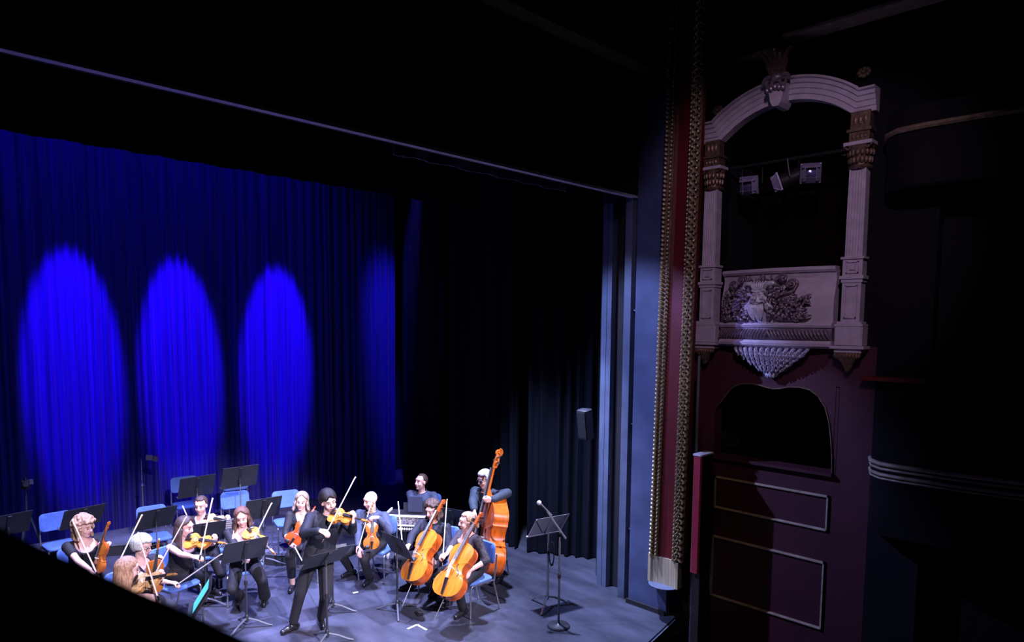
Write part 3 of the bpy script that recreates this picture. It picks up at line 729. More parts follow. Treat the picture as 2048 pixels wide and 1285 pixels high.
stand((664, 1100), .82, 215, 'low tilted black music stand behind the standing soloist', tilt=22)
stand((794, 1092), .87, 132, 'black music stand facing the bearded cellist', tilt=62)
stand((905, 1038), .92, 150, 'black music stand behind the two cellists', tilt=70)
s13, mt13 = stand((405, 1194), .86, -68, 'black music stand holding a glowing tablet at the lower left', tilt=58)
s14, mt14 = stand((1097, 1052), 1.08, 212, 'grey wire folding music stand beside the microphone', tilt=55, name='folding_stand', wire=True)
# score sheet and tablet
def on_desk(st, mt, lo, hi, name, mat, label, cat):
    o = MB().box(lo, hi, mt).build(name, mat, smooth=False); o.location = st.location; o.rotation_euler = st.rotation_euler
    return tag(o, label, cat)
def print_mat(name, base, ink):
    m = bpy.data.materials.new(name); m.use_nodes = True; nt = m.node_tree; n = nt.nodes; L = nt.links; b = n['Principled BSDF']
    tc = n.new('ShaderNodeTexCoord'); wv = n.new('ShaderNodeTexWave'); wv.bands_direction = 'Z'; wv.inputs['Scale'].default_value = 9; wv.inputs['Distortion'].default_value = 1.5; wv.inputs['Detail'].default_value = 4; wv.inputs['Detail Scale'].default_value = 6
    L.new(tc.outputs['Object'], wv.inputs[0]); rp = n.new('ShaderNodeValToRGB'); rp.color_ramp.elements[0].position = .25; rp.color_ramp.elements[1].position = .4
    rp.color_ramp.elements[0].color = (*ink, 1); rp.color_ramp.elements[1].color = (*base, 1); L.new(wv.outputs['Fac'], rp.inputs[0]); L.new(rp.outputs[0], b.inputs['Base Color']); b.inputs['Roughness'].default_value = .8
    MATS[name] = m; return m
print_mat('sheet_music', (.8, .8, .82), (.25, .25, .3))
on_desk(s7, mt7, (-.36, -.16, -.012), (-.20, .16, -.006), 'sheet_music', 'sheet_music', 'white printed score page standing on the low stand between the violinists', 'sheet music')
on_desk(s13, mt13, (-.15, -.15, -.016), (.15, .15, -.007), 'tablet', 'black_plastic', 'tablet with a bright cyan screen on the lower left music stand', 'tablet')
scr = MB().box((-.14, -.14, -.018), (.14, .14, -.0165), mt13).build('screen', M('cyan_screen', (.02, .2, .22), .3, emit=((.10, .75, .80), .9)), smooth=False)
tb = bpy.data.objects['tablet']; scr.parent = tb

# ------------------------------------------------------------------ bowed string instruments
def outline(kind):
    if kind == 'bass':
        P = [(0, 0), (.004, .09), (.03, .19), (.09, .265), (.18, .302), (.27, .305), (.34, .28), (.385, .25), (.40, .262), (.415, .222), (.47, .192), (.53, .183), (.585, .192), (.63, .215), (.645, .238), (.66, .228), (.71, .235), (.77, .235), (.83, .21), (.89, .155), (.94, .105), (.975, .07), (1.0, .05), (1.0, 0)]
    else:
        P = [(0, 0), (.004, .09), (.03, .18), (.09, .25), (.18, .288), (.27, .292), (.34, .265), (.385, .238), (.40, .25), (.415, .205), (.47, .168), (.53, .155), (.59, .165), (.635, .192), (.652, .216), (.668, .205), (.72, .216), (.79, .234), (.86, .228), (.92, .195), (.965, .135), (.992, .07), (1.0, 0)]
    # densify
    out = []
    for i in range(len(P)-1):
        a, b = P[i], P[i+1]; out.append(a)
        if abs(a[0]-b[0])+abs(a[1]-b[1]) > .06: out.append(((a[0]+b[0])/2, (a[1]+b[1])/2 + (0.006 if .05 < a[0] < .34 or .7 < a[0] < .9 else 0)))
    out.append(P[-1]); return out
DIM = {'violin': dict(L=.356, rib=.032, neck=.132, peg=.075, fbw=.021, arch=.016, bh=.034, sr=.018, pr=.0045, str_r=.0009),
       'cello': dict(L=.755, rib=.118, neck=.285, peg=.155, fbw=.031, arch=.026, bh=.085, sr=.034, pr=.009, str_r=.0017),
       'bass': dict(L=1.10, rib=.205, neck=.43, peg=.20, fbw=.043, arch=.028, bh=.15, sr=.052, pr=.012, str_r=.003)}
def wood(name, col, dark):
    if name in MATS: return MATS[name]
    m = M(name, col, .28, var=.22, scale=7, stretch=(6, .8, 3), coat=.4); return m
def instrument(kind, name, front, side):
    D = DIM[kind]; L = D['L']; rib = D['rib']; e = empty(name); oc = outline('bass' if kind == 'bass' else 'violin')
    right = [(w*L, y*L) for y, w in oc]; loop = right + [(-w, y) for w, y in reversed(right[1:-1])]
    cyy = .5*L
    def ring(s, z, es=1.0):
        return [(w*s*es, cyy+(y-cyy)*(1-(1-s)*.62)*(1+(es-1)*.5), z) for w, y in loop]
    za, zb = -rib/2, rib/2
    # front plate
    mb = MB(); ar = D['arch']; rings = [ring(1, zb-.001, 1.035), ring(1, zb+.004*L/.356, 1.035)]
    for s in (.94, .8, .6, .35, .1): rings.append(ring(s, zb+.004*L/.356+ar*(1-s**2.2)))
    mb.loft(rings); mb.build('front_plate', front, e, angle=60)
    mb = MB(); rings = [ring(1, za+.001, 1.035), ring(1, za-.004*L/.356, 1.035)]
    for s in (.94, .8, .6, .35, .1): rings.append(ring(s, za-.004*L/.356-ar*.8*(1-s**2.2)))
    mb.loft(rings); mb.build('back_plate', side, e, angle=60)
    mb = MB(); mb.loft([ring(1, za), ring(1, zb)]); mb.build('ribs', side, e, angle=50)
    top = zb+.004*L/.356
    # f-holes
    k = L/.356
    for s in (-1, 1):
        pts = []
        for i in range(13):
            t = i/12; yy = (.37+.22*t)*L; xx = s*(.155-.075*t+.028*math.sin((t-.5)*2*math.pi)*-1)*L*.9
            q = min(1, abs(xx)/(.2*L)); pts.append((xx, yy, top+ar*(1-q**2.2*.75)*.97+.0012*k))
        rr = [.0040*k if i in (0, 12) else .0024*k for i in range(13)]
        MB().tube(pts, rr, 6).build('sound_hole', 'ebony', e)
    # bridge, tailpiece, fingerboard, neck
    by = .475*L; bt = top+ar+D['bh']*.92; fw = D['fbw']
    MB().prism([(-fw*1.05, 0), (-fw*.9, D['bh']*.8), (-fw*.5, D['bh']), (fw*.5, D['bh']), (fw*.9, D['bh']*.8), (fw*1.05, 0), (fw*.5, D['bh']*.3), (-fw*.5, D['bh']*.3)], -.0022*k, .0022*k, 'y', Matrix.Translation((0, by, top+ar*.93))).build('bridge', 'ivory', e, smooth=False)
    MB().loft([[(-w, y, z-.004*k), (w, y, z-.004*k), (w, y, z+.002*k), (0, y, z+.006*k), (-w, y, z+.002*k)] for w, y, z in ((fw*.45, .01*L, top+.010*k), (fw*.6, .12*L, top+ar+.006*k), (fw*.95, .29*L, top+ar+D['bh']*.45))]).build('tailpiece', 'ebony', e)
    ny = L+D['neck']; nz = top+.008*k; fz0 = top+ar+D['bh']*.62
    MB().loft([[(-w, y, z-.004*k), (w, y, z-.004*k), (w, y, z), (w*.5, y, z+.002*k), (-w*.5, y, z+.002*k), (-w, y, z)] for w, y, z in ((fw, .63*L, fz0), (fw*.56, ny, nz+.004*k))]).build('fingerboard', 'ebony', e)
    nk = MB(); pz = nz-.004*k; nf = {'violin': 1, 'cello': .85, 'bass': .7}[kind]
    def fbz(y): t_ = (y-.63*L)/(ny-.63*L); return fz0+(nz+.004*k-fz0)*t_-.0045*k-pz
    nk.loft([[(-w, y, pz+dz), (-w*.8, y, pz+dz-th*.6), (0, y, pz+dz-th), (w*.8, y, pz+dz-th*.6), (w, y, pz+dz)] for w, y, th, dz in ((fw*.8, L*.975, rib*.95+fbz(L), fbz(L*.975)), (fw*.72, L+.012*k, .040*k*nf, fbz(L+.012*k)), (fw*.62, L+.04*k, .020*k*nf, fbz(L+.04*k)), (fw*.55, ny, .017*k*nf, 0))])
    neck = nk.build('neck', side, e)
    sr = D['sr']; pg = D['peg']
    pb = MB(); pb.loft([[(-w, y, z0), (w, y, z0), (w, y, z1), (-w, y, z1)] for w, y, z0, z1 in ((fw*.55, ny, pz-.016*k, pz+.002*k), (fw*.62, ny+pg*.4, pz-.024*k, pz-.001*k), (fw*.45, ny+pg, pz-.026*k, pz-.008*k))])
    pts = []; rr = []; c0 = Vector((0, ny+pg+sr*.55, pz-.020*k))
    for i in range(30):
        t = i/29; a = -math.pi*.95+t*math.pi*3.6; q = sr*(1.05-.8*t)
        pts.append(c0+Vector((0, -q*math.sin(a+math.pi/2)*-1 if False else q*math.cos(a+math.pi), q*math.sin(a+math.pi)*-1))); rr.append(sr*(.40-.08*t))
    pb.tube(pts, rr, 8)
    for s in (-1, 1): pb.cyl(c0, c0+Vector((s*sr*.62, 0, 0)), sr*.42, sr*.28, 10)
    pb.build('scroll', side, neck)
    for i in range(4):
        s = 1 if i % 2 else -1; y = ny+pg*(.18+.2*i)
        MB().tube([(-s*fw*.6, y, pz-.012*k), (s*fw*1.6, y, pz-.012*k), (s*fw*1.75, y, pz-.012*k), (s*(fw*1.9+pg*.14), y, pz-.012*k)], [D['pr']*.7, D['pr']*.8, D['pr']*1.2, D['pr']*1.6], 7).build('peg', 'ebony', e)
    st = MB()
    for i in range(4):
        x = (i-1.5)/1.5
        st.tube([(x*fw*.55, .285*L, top+ar+D['bh']*.5), (x*fw*.72, by, bt), (x*fw*.40, ny, nz+.008*k)], D['str_r'], 5)
    o = st.build('strings', 'string_metal', e)
    if kind == 'violin':
        mb = MB(); mb.ell((-.055, .03, top+.022), (.038, .03, .008), 12, 7); mb.tube([(-.02, .002, top), (-.02, .002, top+.02)], .004, 6); mb.build('chin_rest', 'ebony', e)
    else:
        ep = .34 if kind == 'cello' else .13
        MB().tube([(0, .01, 0), (0, -ep*.85, 0), (0, -ep, 0)], [.006*(1 if kind == 'cello' else 1.6)]*2+[.002], 8).build('endpin', 'steel', e)
        MB().lathe([(.012*k*.5, -.025*k*.5), (.016*k*.5, -.01*k*.5), (.02*k*.5, .005)], n=12).build('endpin_collar', 'ebony', e).rotation_euler = (math.radians(-90), 0, 0)
    return e
def axes(p0, p1, nh):
    y = (Vector(p1)-Vector(p0)).normalized(); n = Vector(nh); z = (n-y*n.dot(y)).normalized(); x = y.cross(z)
    return Matrix.Translation(p0) @ Matrix((x, y, z)).transposed().to_4x4()
def place_inst(e, p0, p1, nh): e.matrix_world = axes(p0, p1, nh); return e
wood('maple_amber', (.46, .13, .016), 0); wood('maple_amber_side', (.40, .10, .015), 0)
wood('maple_gold', (.66, .27, .04), 0); wood('maple_gold_side', (.50, .17, .03), 0)
wood('maple_red', (.55, .065, .008), 0); wood('maple_red_side', (.45, .05, .01), 0)
wood('maple_pale', (.80, .50, .20), 0); wood('maple_pale_side', (.50, .24, .08), 0)
wood('cello_front', (.58, .18, .016), 0); wood('cello_side', (.40, .075, .010), 0)
wood('bass_front', (.46, .075, .006), 0); wood('bass_side', (.60, .12, .008), 0)
def bow(frog, tip, label, group='bows of the players', L=.74, fat=1.15):
    e = empty('bow'); tag(e, label, 'bow', group)
    st = MB(); st.tube([(0, -.02, .014), (0, .15, .012), (0, .37, .006), (0, .55, .007), (0, L-.012, .016), (0, L, .012)], [.0042*fat, .0042*fat, .0038*fat, .0034*fat, .003*fat, .002*fat], 7); st.build('stick', 'bow_stick', e)
    MB().box((-.0052*fat, .045, -.0045), (.0052*fat, L-.004, -.002)).build('hair', 'bow_hair', e, smooth=False)
    MB().prism([(.0, -.008), (.052, -.008), (.046, .010), (.004, .010)], -.006*fat, .006*fat, 'x').build('frog', 'ebony', e, smooth=False)
    MB().tube([(0, -.045, .014), (0, -.02, .014)], .005*fat, 7).build('screw', 'steel', e)
    MB().prism([(L-.022, -.005), (L+.004, -.004), (L+.010, .014), (L-.008, .014)], -.0045*fat, .0045*fat, 'x').build('tip', 'ivory', e, smooth=False)
    e.matrix_world = axes(frog, tip, -dirv(0)-Vector((0, 0, .45))); return e

# ------------------------------------------------------------------ people
BAKE = []          # (object, voxel, smooth iterations, post function)
def skinmat(name, col): return M(name, col, .5, var=.08, scale=14)
skinmat('skin_fair', (.80, .50, .42)); skinmat('skin_tan', (.72, .44, .34)); skinmat('skin_ruddy', (.78, .45, .37))
M('black_top', (.009, .009, .012), .75, var=.3, scale=8, bump=.5, bscale=22)
M('black_trousers', (.011, .011, .015), .8, var=.25, scale=8, bump=.5, bscale=16)
M('navy_shirt', (.012, .015, .026), .75, var=.25, scale=8, bump=.5, bscale=22)
M('blue_shirt', (.046, .060, .105), .8, var=.2, scale=8, bump=.5, bscale=20)
M('dark_jacket', (.028, .042, .060), .8, var=.25, scale=8, bump=.4, bscale=18)
M('lace_black', (.035, .028, .035), .7, var=.9, scale=60, bump=.4)
M('shoe_black', (.012, .012, .014), .25)
M('eye_dark', (.02, .015, .015), .25); M('lip', (.45, .16, .15), .5); M('glasses_frame', (.03, .03, .035), .3, .5)
def hairmat(n, c): return M(n, c, .5, var=.55, scale=10, stretch=(9, 9, 1.2), bump=.5, bscale=30)
hairmat('hair_blonde', (.45, .28, .16)); hairmat('hair_grey', (.50, .52, .46)); hairmat('hair_lightbrown', (.42, .24, .14)); hairmat('hair_dark', (.06, .036, .03))
hairmat('hair_brown', (.13, .06, .04)); hairmat('hair_black', (.010, .009, .010)); hairmat('hair_ash', (.32, .25, .18)); hairmat('hair_darkbrown', (.07, .04, .028)); hairmat('hair_silver', (.60, .60, .60))

def ik(a, t, l1, l2, hint):
    a = Vector(a); t = Vector(t); d = t-a; L = d.length
    if L > (l1+l2)*.995: t = a+d*((l1+l2)*.995/L); d = t-a; L = d.length
    if L < abs(l1-l2)+.02: L = abs(l1-l2)+.02
    u = d.normalized(); x = (l1*l1-l2*l2+L*L)/(2*L); h = math.sqrt(max(0, l1*l1-x*x))
    hp = Vector(hint); hp = hp-u*hp.dot(u); hp = hp.normalized() if hp.length > 1e-5 else u.orthogonal().normalized()
    return a+u*x+hp*h, t
def add_hand(mb, w, fd, pn, side, curl=.5, k=1.0):
    fd = Vector(fd).normalized(); pn = Vector(pn); pn = (pn-fd*pn.dot(fd)).normalized(); th = fd.cross(pn)*side
    for i, (o, ln) in enumerate(((.027, .083), (.009, .088), (-.009, .083), (-.026, .075))):
        b0 = w+th*(o*.55)*k; kn = w+fd*(ln*k)+th*(o*k)-pn*(.004*k)
        mb.cap(b0, kn, .0155*k, .0125*k, 8)
        mb.cap(b0+th*.004, kn-fd*.02, .014*k, .013*k, 8)
        d = fd+th*(o*.8); p = kn; fl = (.074, .084, .078, .060)[i]*k
        for s_, (fr, an) in enumerate(((.45, 42), (.31, 62), (.24, 45))):
            a = math.radians(an*curl); ax = fd.cross(pn)
            d = Quaternion(ax, a) @ d; d.normalize()
            q = p+d*(fl*fr); mb.cap(p, q, (.0105-.0012*s_)*k, (.0098-.0012*s_)*k, 8); p = q
    t0 = w+fd*(.022*k)+th*(.018*k); t1 = w+fd*(.055*k)+th*(.045*k)+pn*(.012*k); t2 = t1+(fd*.8+th*(.35-.5*curl)+pn*(.35+.5*curl)).normalized()*(.034*k); t3 = t2+(fd*.9+th*(.1-.5*curl)+pn*(.2+.5*curl)).normalized()*(.027*k)
    mb.cap(t0, t1, .017*k, .014*k, 8); mb.cap(t1, t2, .0125*k, .0115*k, 8); mb.cap(t2, t3, .0112*k, .009*k, 8)

def person(label, group, H, phi, hphi=None, hpitch=0, hroll=0, sex='f', sit=True, hip=None, hipz=.567, lean=.14, side=0.0,
           L=None, R=None, lhint=None, rhint=None, feet=None, shirt='black_top', sleeve='short', neck='v', trousers='black_trousers', flare=0.0,
           bare_ankle=False, hair='short', hairm='hair_dark', skin='skin_fair', glasses=False, beard=None, collar=False, shoes='shoe_black', k=1.0, knees=(0, 0), jacket=False, seed=1, hairlen=.25):
    Fb = dirv(phi); Rb = Vector((Fb.y, -Fb.x, 0)); H = Vector(H)           # Rb = the person's own right
    f = .93 if sex == 'f' else 1.0; f *= k
    hp = Vector(hip) if hip is not None else Vector((H.x, H.y, 0)) - Fb*lean + Rb*side
    hp.z = hipz
    nb = H - ZZ*(.165*f) - Fb*.025          # base of the neck
    sp = (nb-hp); SL = sp.length; sp = sp.normalized(); Fs = (Fb-sp*Fb.dot(sp)).normalized(); Rs = sp.cross(Fs)*-1
    root = empty('person', (hp.x, hp.y, H.z*0)); org = Vector((hp.x, hp.y, 0)); root['label'] = label; root['category'] = 'person'; root['group'] = group
    sw = (.172 if sex == 'f' else .195)*k
    shR = nb-sp*.055+Rs*sw; shL = nb-sp*.055-Rs*sw
    ua, fa = .285*f, .255*f
    def dflt(s): return hp+Fb*.33+Rb*(s*.16)+ZZ*.10
    Rw = Vector(R['w']) if R else dflt(1); Lw = Vector(L['w']) if L else dflt(-1)
    rel, Rw = ik(shR, Rw, ua, fa, rhint if rhint is not None else (-ZZ+Rb*.6-Fb*.3))
    lel, Lw = ik(shL, Lw, ua, fa, lhint if lhint is not None else (-ZZ-Rb*.6-Fb*.3))
    hw = .135 if sex == 'f' else .13
    hipR = hp+Rs*(.085*k)-ZZ*.02; hipL = hp-Rs*(.085*k)-ZZ*.02
    th, sh = .43*f, .43*f
    if feet is None: feet = [hp+Fb*.48+Rb*.14, hp+Fb*.48-Rb*.14]
    fR, fL = [Vector((p.x, p.y, 0)) for p in feet[:2]]
    fd = feet[2] if len(feet) > 2 else (Fb, Fb)
    anR = fR+ZZ*.085; anL = fL+ZZ*.085
    knR, anR = ik(hipR, anR, th, sh, Fb*1.0+ZZ*.9+Rb*(.10+knees[0])); knL, anL = ik(hipL, anL, th, sh, Fb*1.0+ZZ*.9-Rb*(.10+knees[1]))
    def Tr(p): return Vector(p)-org
    # torso rings (t, half width, half depth, forward shift)
    if sex == 'f': TR = [(-.10, .10, .085, 0), (-.04, .155, .115, 0), (.08, .170, .122, 0), (.30, .138, .098, .005), (.45, .132, .094, .01), (.62, .148, .108, .02), (.74, .155, .118, .03), (.86, .155, .098, .015), (.945, .135, .075, 0), (1.0, .075, .06, 0)]
    else: TR = [(-.10, .10, .09, 0), (-.04, .15, .115, 0), (.08, .162, .12, 0), (.30, .152, .112, .01), (.45, .155, .115, .015), (.62, .172, .122, .02), (.78, .185, .125, .015), (.88, .182, .108, .005), (.95, .15, .08, 0), (1.0, .085, .065, 0)]
    bend = .035
    def torso(mb, off, t0=-1, t1=2, n=20):
        rings = []
        for t, w_, d_, fs in TR:
            if t < t0 or t > t1: continue
            c = hp+sp*(SL*t)+Fs*(fs-bend*math.sin(max(0, t)*math.pi)*.6)
            rings.append([Tr(c+Rs*((w_*k+off)*math.cos(a)*(1 if abs(math.cos(a)) < 2 else 1))+Fs*((d_*k+off)*math.sin(a))) for a in [2*math.pi*i/n for i in range(n)]])
        mb.loft(rings)
    # ---- head frame
    hphi = phi if hphi is None else hphi
    hf = dirv(hphi); hr = Vector((hf.y, -hf.x, 0))
    q = Quaternion(hr, math.radians(hpitch)) ; hf = q @ hf; hu = hr.cross(hf)
    q = Quaternion(hf, math.radians(hroll)); hr = q @ hr; hu = q @ hu
    hk = (.97 if sex == 'f' else 1.02)*k
    HM = Matrix.Translation(Tr(H)) @ Matrix((hr, hf, hu)).transposed().to_4x4() @ Matrix.Scale(hk, 4)
    HR = HM.to_3x3()
    def hp3(x, y, z): return HM @ Vector((x, y, z))
    # ---- body
    mb = MB(); torso(mb, 0)
    mb.cap(Tr(nb-sp*.05), hp3(0, -.012, -.05), .060*f, .052*f, 14)
    mb.cap(Tr(nb-sp*.05+Rs*.03), Tr(shR), .045*f, .050*f); mb.cap(Tr(nb-sp*.05-Rs*.03), Tr(shL), .045*f, .050*f)
    E3 = lambda c, r: mb.ell(hp3(*c), r, 14, 10, HR)
    E3((0, -.012, .032), (.076, .097, .092)); E3((0, .022, -.035), (.060, .068, .082)); E3((0, .055, -.092), (.030, .028, .024))
    E3((.034, .060, -.028), (.028, .026, .030)); E3((-.034, .060, -.028), (.028, .026, .030)); E3((0, .072, .045), (.052, .022, .026))
    E3((.076, -.005, -.005), (.011, .020, .032)); E3((-.076, -.005, -.005), (.011, .020, .032))
    mb.cap(hp3(0, .090, .022), hp3(0, .108, -.022), .0095, .0135, 10); E3((0, .098, -.028), (.019, .015, .010))
    E3((0, .080, -.058), (.024, .014, .012))
    for s_, sh_, el_, wr_, hd_ in ((1, shR, rel, Rw, R), (-1, shL, lel, Lw, L)):
        mb.ell(Tr(sh_), .055*f, 12, 8); mb.cap(Tr(sh_), Tr(el_), .047*f, .038*f); mb.cap(Tr(el_), Tr(el_+(wr_-el_)*.35), .038*f, .037*f); mb.cap(Tr(el_+(wr_-el_)*.35), Tr(wr_), .037*f, .025*f)
        fdir = Vector(hd_['d']) if hd_ and 'd' in hd_ else (wr_-el_); pn = Vector(hd_['n']) if hd_ and 'n' in hd_ else -ZZ
        add_hand(mb, Tr(wr_), fdir, pn, s_, hd_.get('curl', .5) if hd_ else .35, f*1.02)
    for hj, kn, an, fo, dd in ((hipR, knR, anR, fR, fd[0]), (hipL, knL, anL, fL, fd[1])):
        mb.cap(Tr(hj), Tr(kn), .082*k, .053*k); mb.cap(Tr(kn), Tr(kn+(an-kn)*.3), .052*k, .053*k); mb.cap(Tr(kn+(an-kn)*.3), Tr(an), .053*k, .036*k)
        an2 = Vector((an.x, an.y, .045)); mb.cap(Tr(an2-dd*.045), Tr(an2+dd*.12-ZZ*.012), .034, .028)
    o = mb.build('body', skin, root); BAKE.append((o, .0085, 3, None))
    # ---- top
    mb = MB(); off = .016 if not jacket else .03
    torso(mb, off, .0 if trousers != shirt else .0)
    mb.cap(Tr(nb-sp*.05+Rs*.03), Tr(shR), .045*f+off, .052*f+off*.8); mb.cap(Tr(nb-sp*.05-Rs*.03), Tr(shL), .045*f+off, .052*f+off*.8)
    tmb = mb
    for sh_, el_, wr_ in ((shR, rel, Rw), (shL, lel, Lw)):
        if sleeve == 'none': continue
        mb = MB() if jacket else tmb
        mb.ell(Tr(sh_), .056*f+off*.9, 12, 8)
        if sleeve == 'short': mb.cap(Tr(sh_), Tr(sh_+(el_-sh_)*.42), .052*f+off*.9, .047*f+off*1.0)
        else:
            mb.cap(Tr(sh_), Tr(el_), .052*f+off*.8, .043*f+off*.8)
            fr = .12 if sleeve == 'elbow' else .90
            mb.cap(Tr(el_), Tr(el_+(wr_-el_)*fr), .043*f+off*.8, (.043 if sleeve == 'elbow' else .032)*f+off*.7)
        if jacket: o = mb.build('sleeve', shirt, root); BAKE.append((o, .0115, 4, None))
    mb = tmb
    if jacket:
        ib = MB(); torso(ib, .012, .0); o = ib.build('shirt', 'black_top', root)
    fm = .165 if jacket else .15
    def post(me, neck=neck, fm=fm, T0=Tr(nb), sp=sp, Fs=Fs, Rs=Rs):
        bm = bmesh.new(); bm.from_mesh(me); kill = []
        for fc in bm.faces:
            q = fc.calc_center_median()-T0; u_ = q.dot(sp); r_ = abs(q.dot(Rs)); f_ = q.dot(Fs)
            if neck == 'v': d = u_ > -.02 and r_ < .075 or (0 < f_ < fm and u_ > -.17+r_*2.0 and r_ < .085)
            elif neck == 'scoop': d = (u_ > -.035 and r_ < .105) or (0 < f_ < fm and r_ < .11 and u_ > -.105+ (r_/.11)**3*.06)
            elif neck == 'tank': d = (u_ > -.04 and r_ < .09) or (0 < f_ < fm and r_ < .095 and u_ > -.12+(r_/.095)**3*.07) or r_ > .165
            else: d = u_ > -.004 and r_ < .065
            if f_ < -.13: d = False
            if d: kill.append(fc)
        bmesh.ops.delete(bm, geom=kill, context='FACES')
        bv = [v for v in bm.verts if v.is_boundary]
        for _ in range(5):
            nw = {}
            for v in bv:
                nb_ = [e_.other_vert(v).co for e_ in v.link_edges if e_.is_boundary]
                if len(nb_) == 2: nw[v] = v.co*.4+(nb_[0]+nb_[1])*.3
            for v, c_ in nw.items(): v.co = c_
        bmesh.ops.delete(bm, geom=[v for v in bm.verts if not v.link_faces], context='VERTS')
        bmesh.ops.solidify(bm, geom=bm.faces[:], thickness=.006); bm.to_mesh(me); bm.free()
    o = mb.build('jacket' if jacket else 'top', shirt, root); BAKE.append((o, .0115, 4, post))
    # ---- trousers
    mb = MB(); torso(mb, .020 if not jacket else .017, -1, .31)
    for hj, kn, an in ((hipR, knR, anR), (hipL, knL, anL)):
        end = an+(kn-an)*(.22 if bare_ankle else .04)
        mb.cap(Tr(hj), Tr(kn), .098*k, .070*k, 14); mid = kn+(end-kn)*.5
        mb.tube([Tr(kn+(hj-kn)*.05), Tr(kn), Tr(mid), Tr(end)], [.055*k, .068*k, .060*k+flare*.4, .056*k+flare], 14)
    o = mb.build('trousers', trousers, root); BAKE.append((o, .0125, 4, None))
    # ---- shoes
    for an, dd in ((anR, fd[0]), (anL, fd[1])):
        mb = MB(); a0 = Vector((an.x, an.y, .042)); mb.cap(Tr(a0-dd*.055), Tr(a0+dd*.07), .041, .042); mb.cap(Tr(a0+dd*.05), Tr(a0+dd*.145-ZZ*.008), .042, .032)
        if not bare_ankle: mb.cap(Tr(a0), Tr(a0+ZZ*.05), .042, .04)
        mb.box(tuple(Tr(a0-dd*0)-Vector((.01, .01, .04))), tuple(Tr(a0)+Vector((.01, .01, .0))))
        def flatsole(me):
            for v in me.vertices: v.co.z = max(v.co.z, .004)
        o = mb.build('shoe', shoes, root); BAKE.append((o, .010, 2, flatsole))
    # ---- face parts
    for s_ in (-1, 1):
        MB().ell(hp3(s_*.031, .0845, .006), (.0115, .006, .0052), 10, 6, HR).build('eye', 'eye_dark', root)
        MB().tube([hp3(s_*.016, .0945, .029), hp3(s_*.032, .092, .032), hp3(s_*.048, .081, .027)], [.0022, .0032, .0018], 6).build('eyebrow', hairm if hair != 'bald' else 'hair_darkbrown', root)
    MB().tube([hp3(-.024, .080, -.058), hp3(-.010, .0925, -.056), hp3(.010, .0925, -.056), hp3(.024, .080, -.058)], [.003, .0065, .0065, .003], 7).build('lips', 'lip', root)
    if glasses:
        mb = MB()
        for s_ in (-1, 1):
            mb.tube([hp3(s_*.033+.024*math.cos(a), .100-.004*abs(math.cos(a)), .006+.018*math.sin(a)) for a in [i*math.pi/6 for i in range(13)]], .0026, 5)
            mb.tube([hp3(s_*.057, .096, .012), hp3(s_*.076, .05, .012), hp3(s_*.080, -.005, .010)], .0026, 5)
        mb.tube([hp3(-.010, .103, .012), hp3(0, .106, .014), hp3(.010, .103, .012)], .0026, 5); mb.build('glasses', 'glasses_frame', root)
    if collar:
        mb = MB()
        for s_ in (-1, 1):
            a0 = nb+Fs*.062-sp*.035; rings = []
            for t in range(7):
                a = math.radians(90-s_*t*27); c = nb+Rs*(.078*math.cos(a))+Fs*(.070*math.sin(a)-.004)-sp*.015*math.sin(a)
                out_ = (Rs*math.cos(a)+Fs*math.sin(a)); lw = .048 if t == 0 else .034
                rings.append([Tr(c+sp*.022), Tr(c+out_*.006+sp*.024), Tr(c+out_*.022-sp*lw*.55), Tr(c+out_*.016-sp*lw*.55)])
            mb.loft(rings)
        mb.build('collar', shirt, root)
    # ---- hair
    rg = random.Random(seed); mb = MB(); cc = (0, -.014, .034); cr = (.080, .101, .097); N = 420; any_ = False
    for i in range(N):
        z = 1-2*(i+.5)/N; a = i*2.39996; s_ = math.sqrt(1-z*z); x, y = s_*math.cos(a), s_*math.sin(a); ok = False; vol = 0; r = .017
        if hair == 'short': ok = (z > .62-.1*abs(x)) if y > .35 else ((z > -.05) if y > -.25 else z > -.55); vol = .004
        elif hair == 'thin': ok = ((z > .80) if y > .3 else ((z > .0) if y > -.25 else z > -.5)); vol = -.006; r = .013
        elif hair == 'bald': ok = False
        elif hair == 'fringe':
            ok = (z > .28+.35*(1-min(1, abs(x)*2.2))) if y > .3 else ((z > -.12) if y > -.2 else z > -.6); vol = .006+.008*max(0, z); r = .018
        elif hair == 'bob': ok = (z > .48) if y > .45 else ((z > -.38) if y > -.1 else z > -.72); vol = .012; r = .019
        elif hair == 'curly': ok = (z > .45) if y > .45 else ((z > -.45) if y > -.1 else z > -.85); vol = rg.uniform(.012, .042); r = rg.uniform(.016, .026)
        elif hair in ('long', 'straight'): ok = (z > .88-.78*abs(x)**1.15) if y > .3 else ((z > -.5) if y > -.05 else z > -.95); vol = .006; r = .018
        elif hair == 'slick': ok = (z > .66) if y > .3 else ((z > -.08) if y > -.15 else z > -.6); vol = -.002; r = .014
        elif hair == 'wavy': ok = (z > .78-.45*abs(x)) if y > .35 else ((z > -.35) if y > -.1 else z > -.7); vol = rg.uniform(.004, .02); r = rg.uniform(.017, .024)
        if ok:
            any_ = True; mb.ell(hp3(cc[0]+x*(cr[0]+vol), cc[1]+y*(cr[1]+vol), cc[2]+z*(cr[2]+vol)), r*hk, 8, 6)
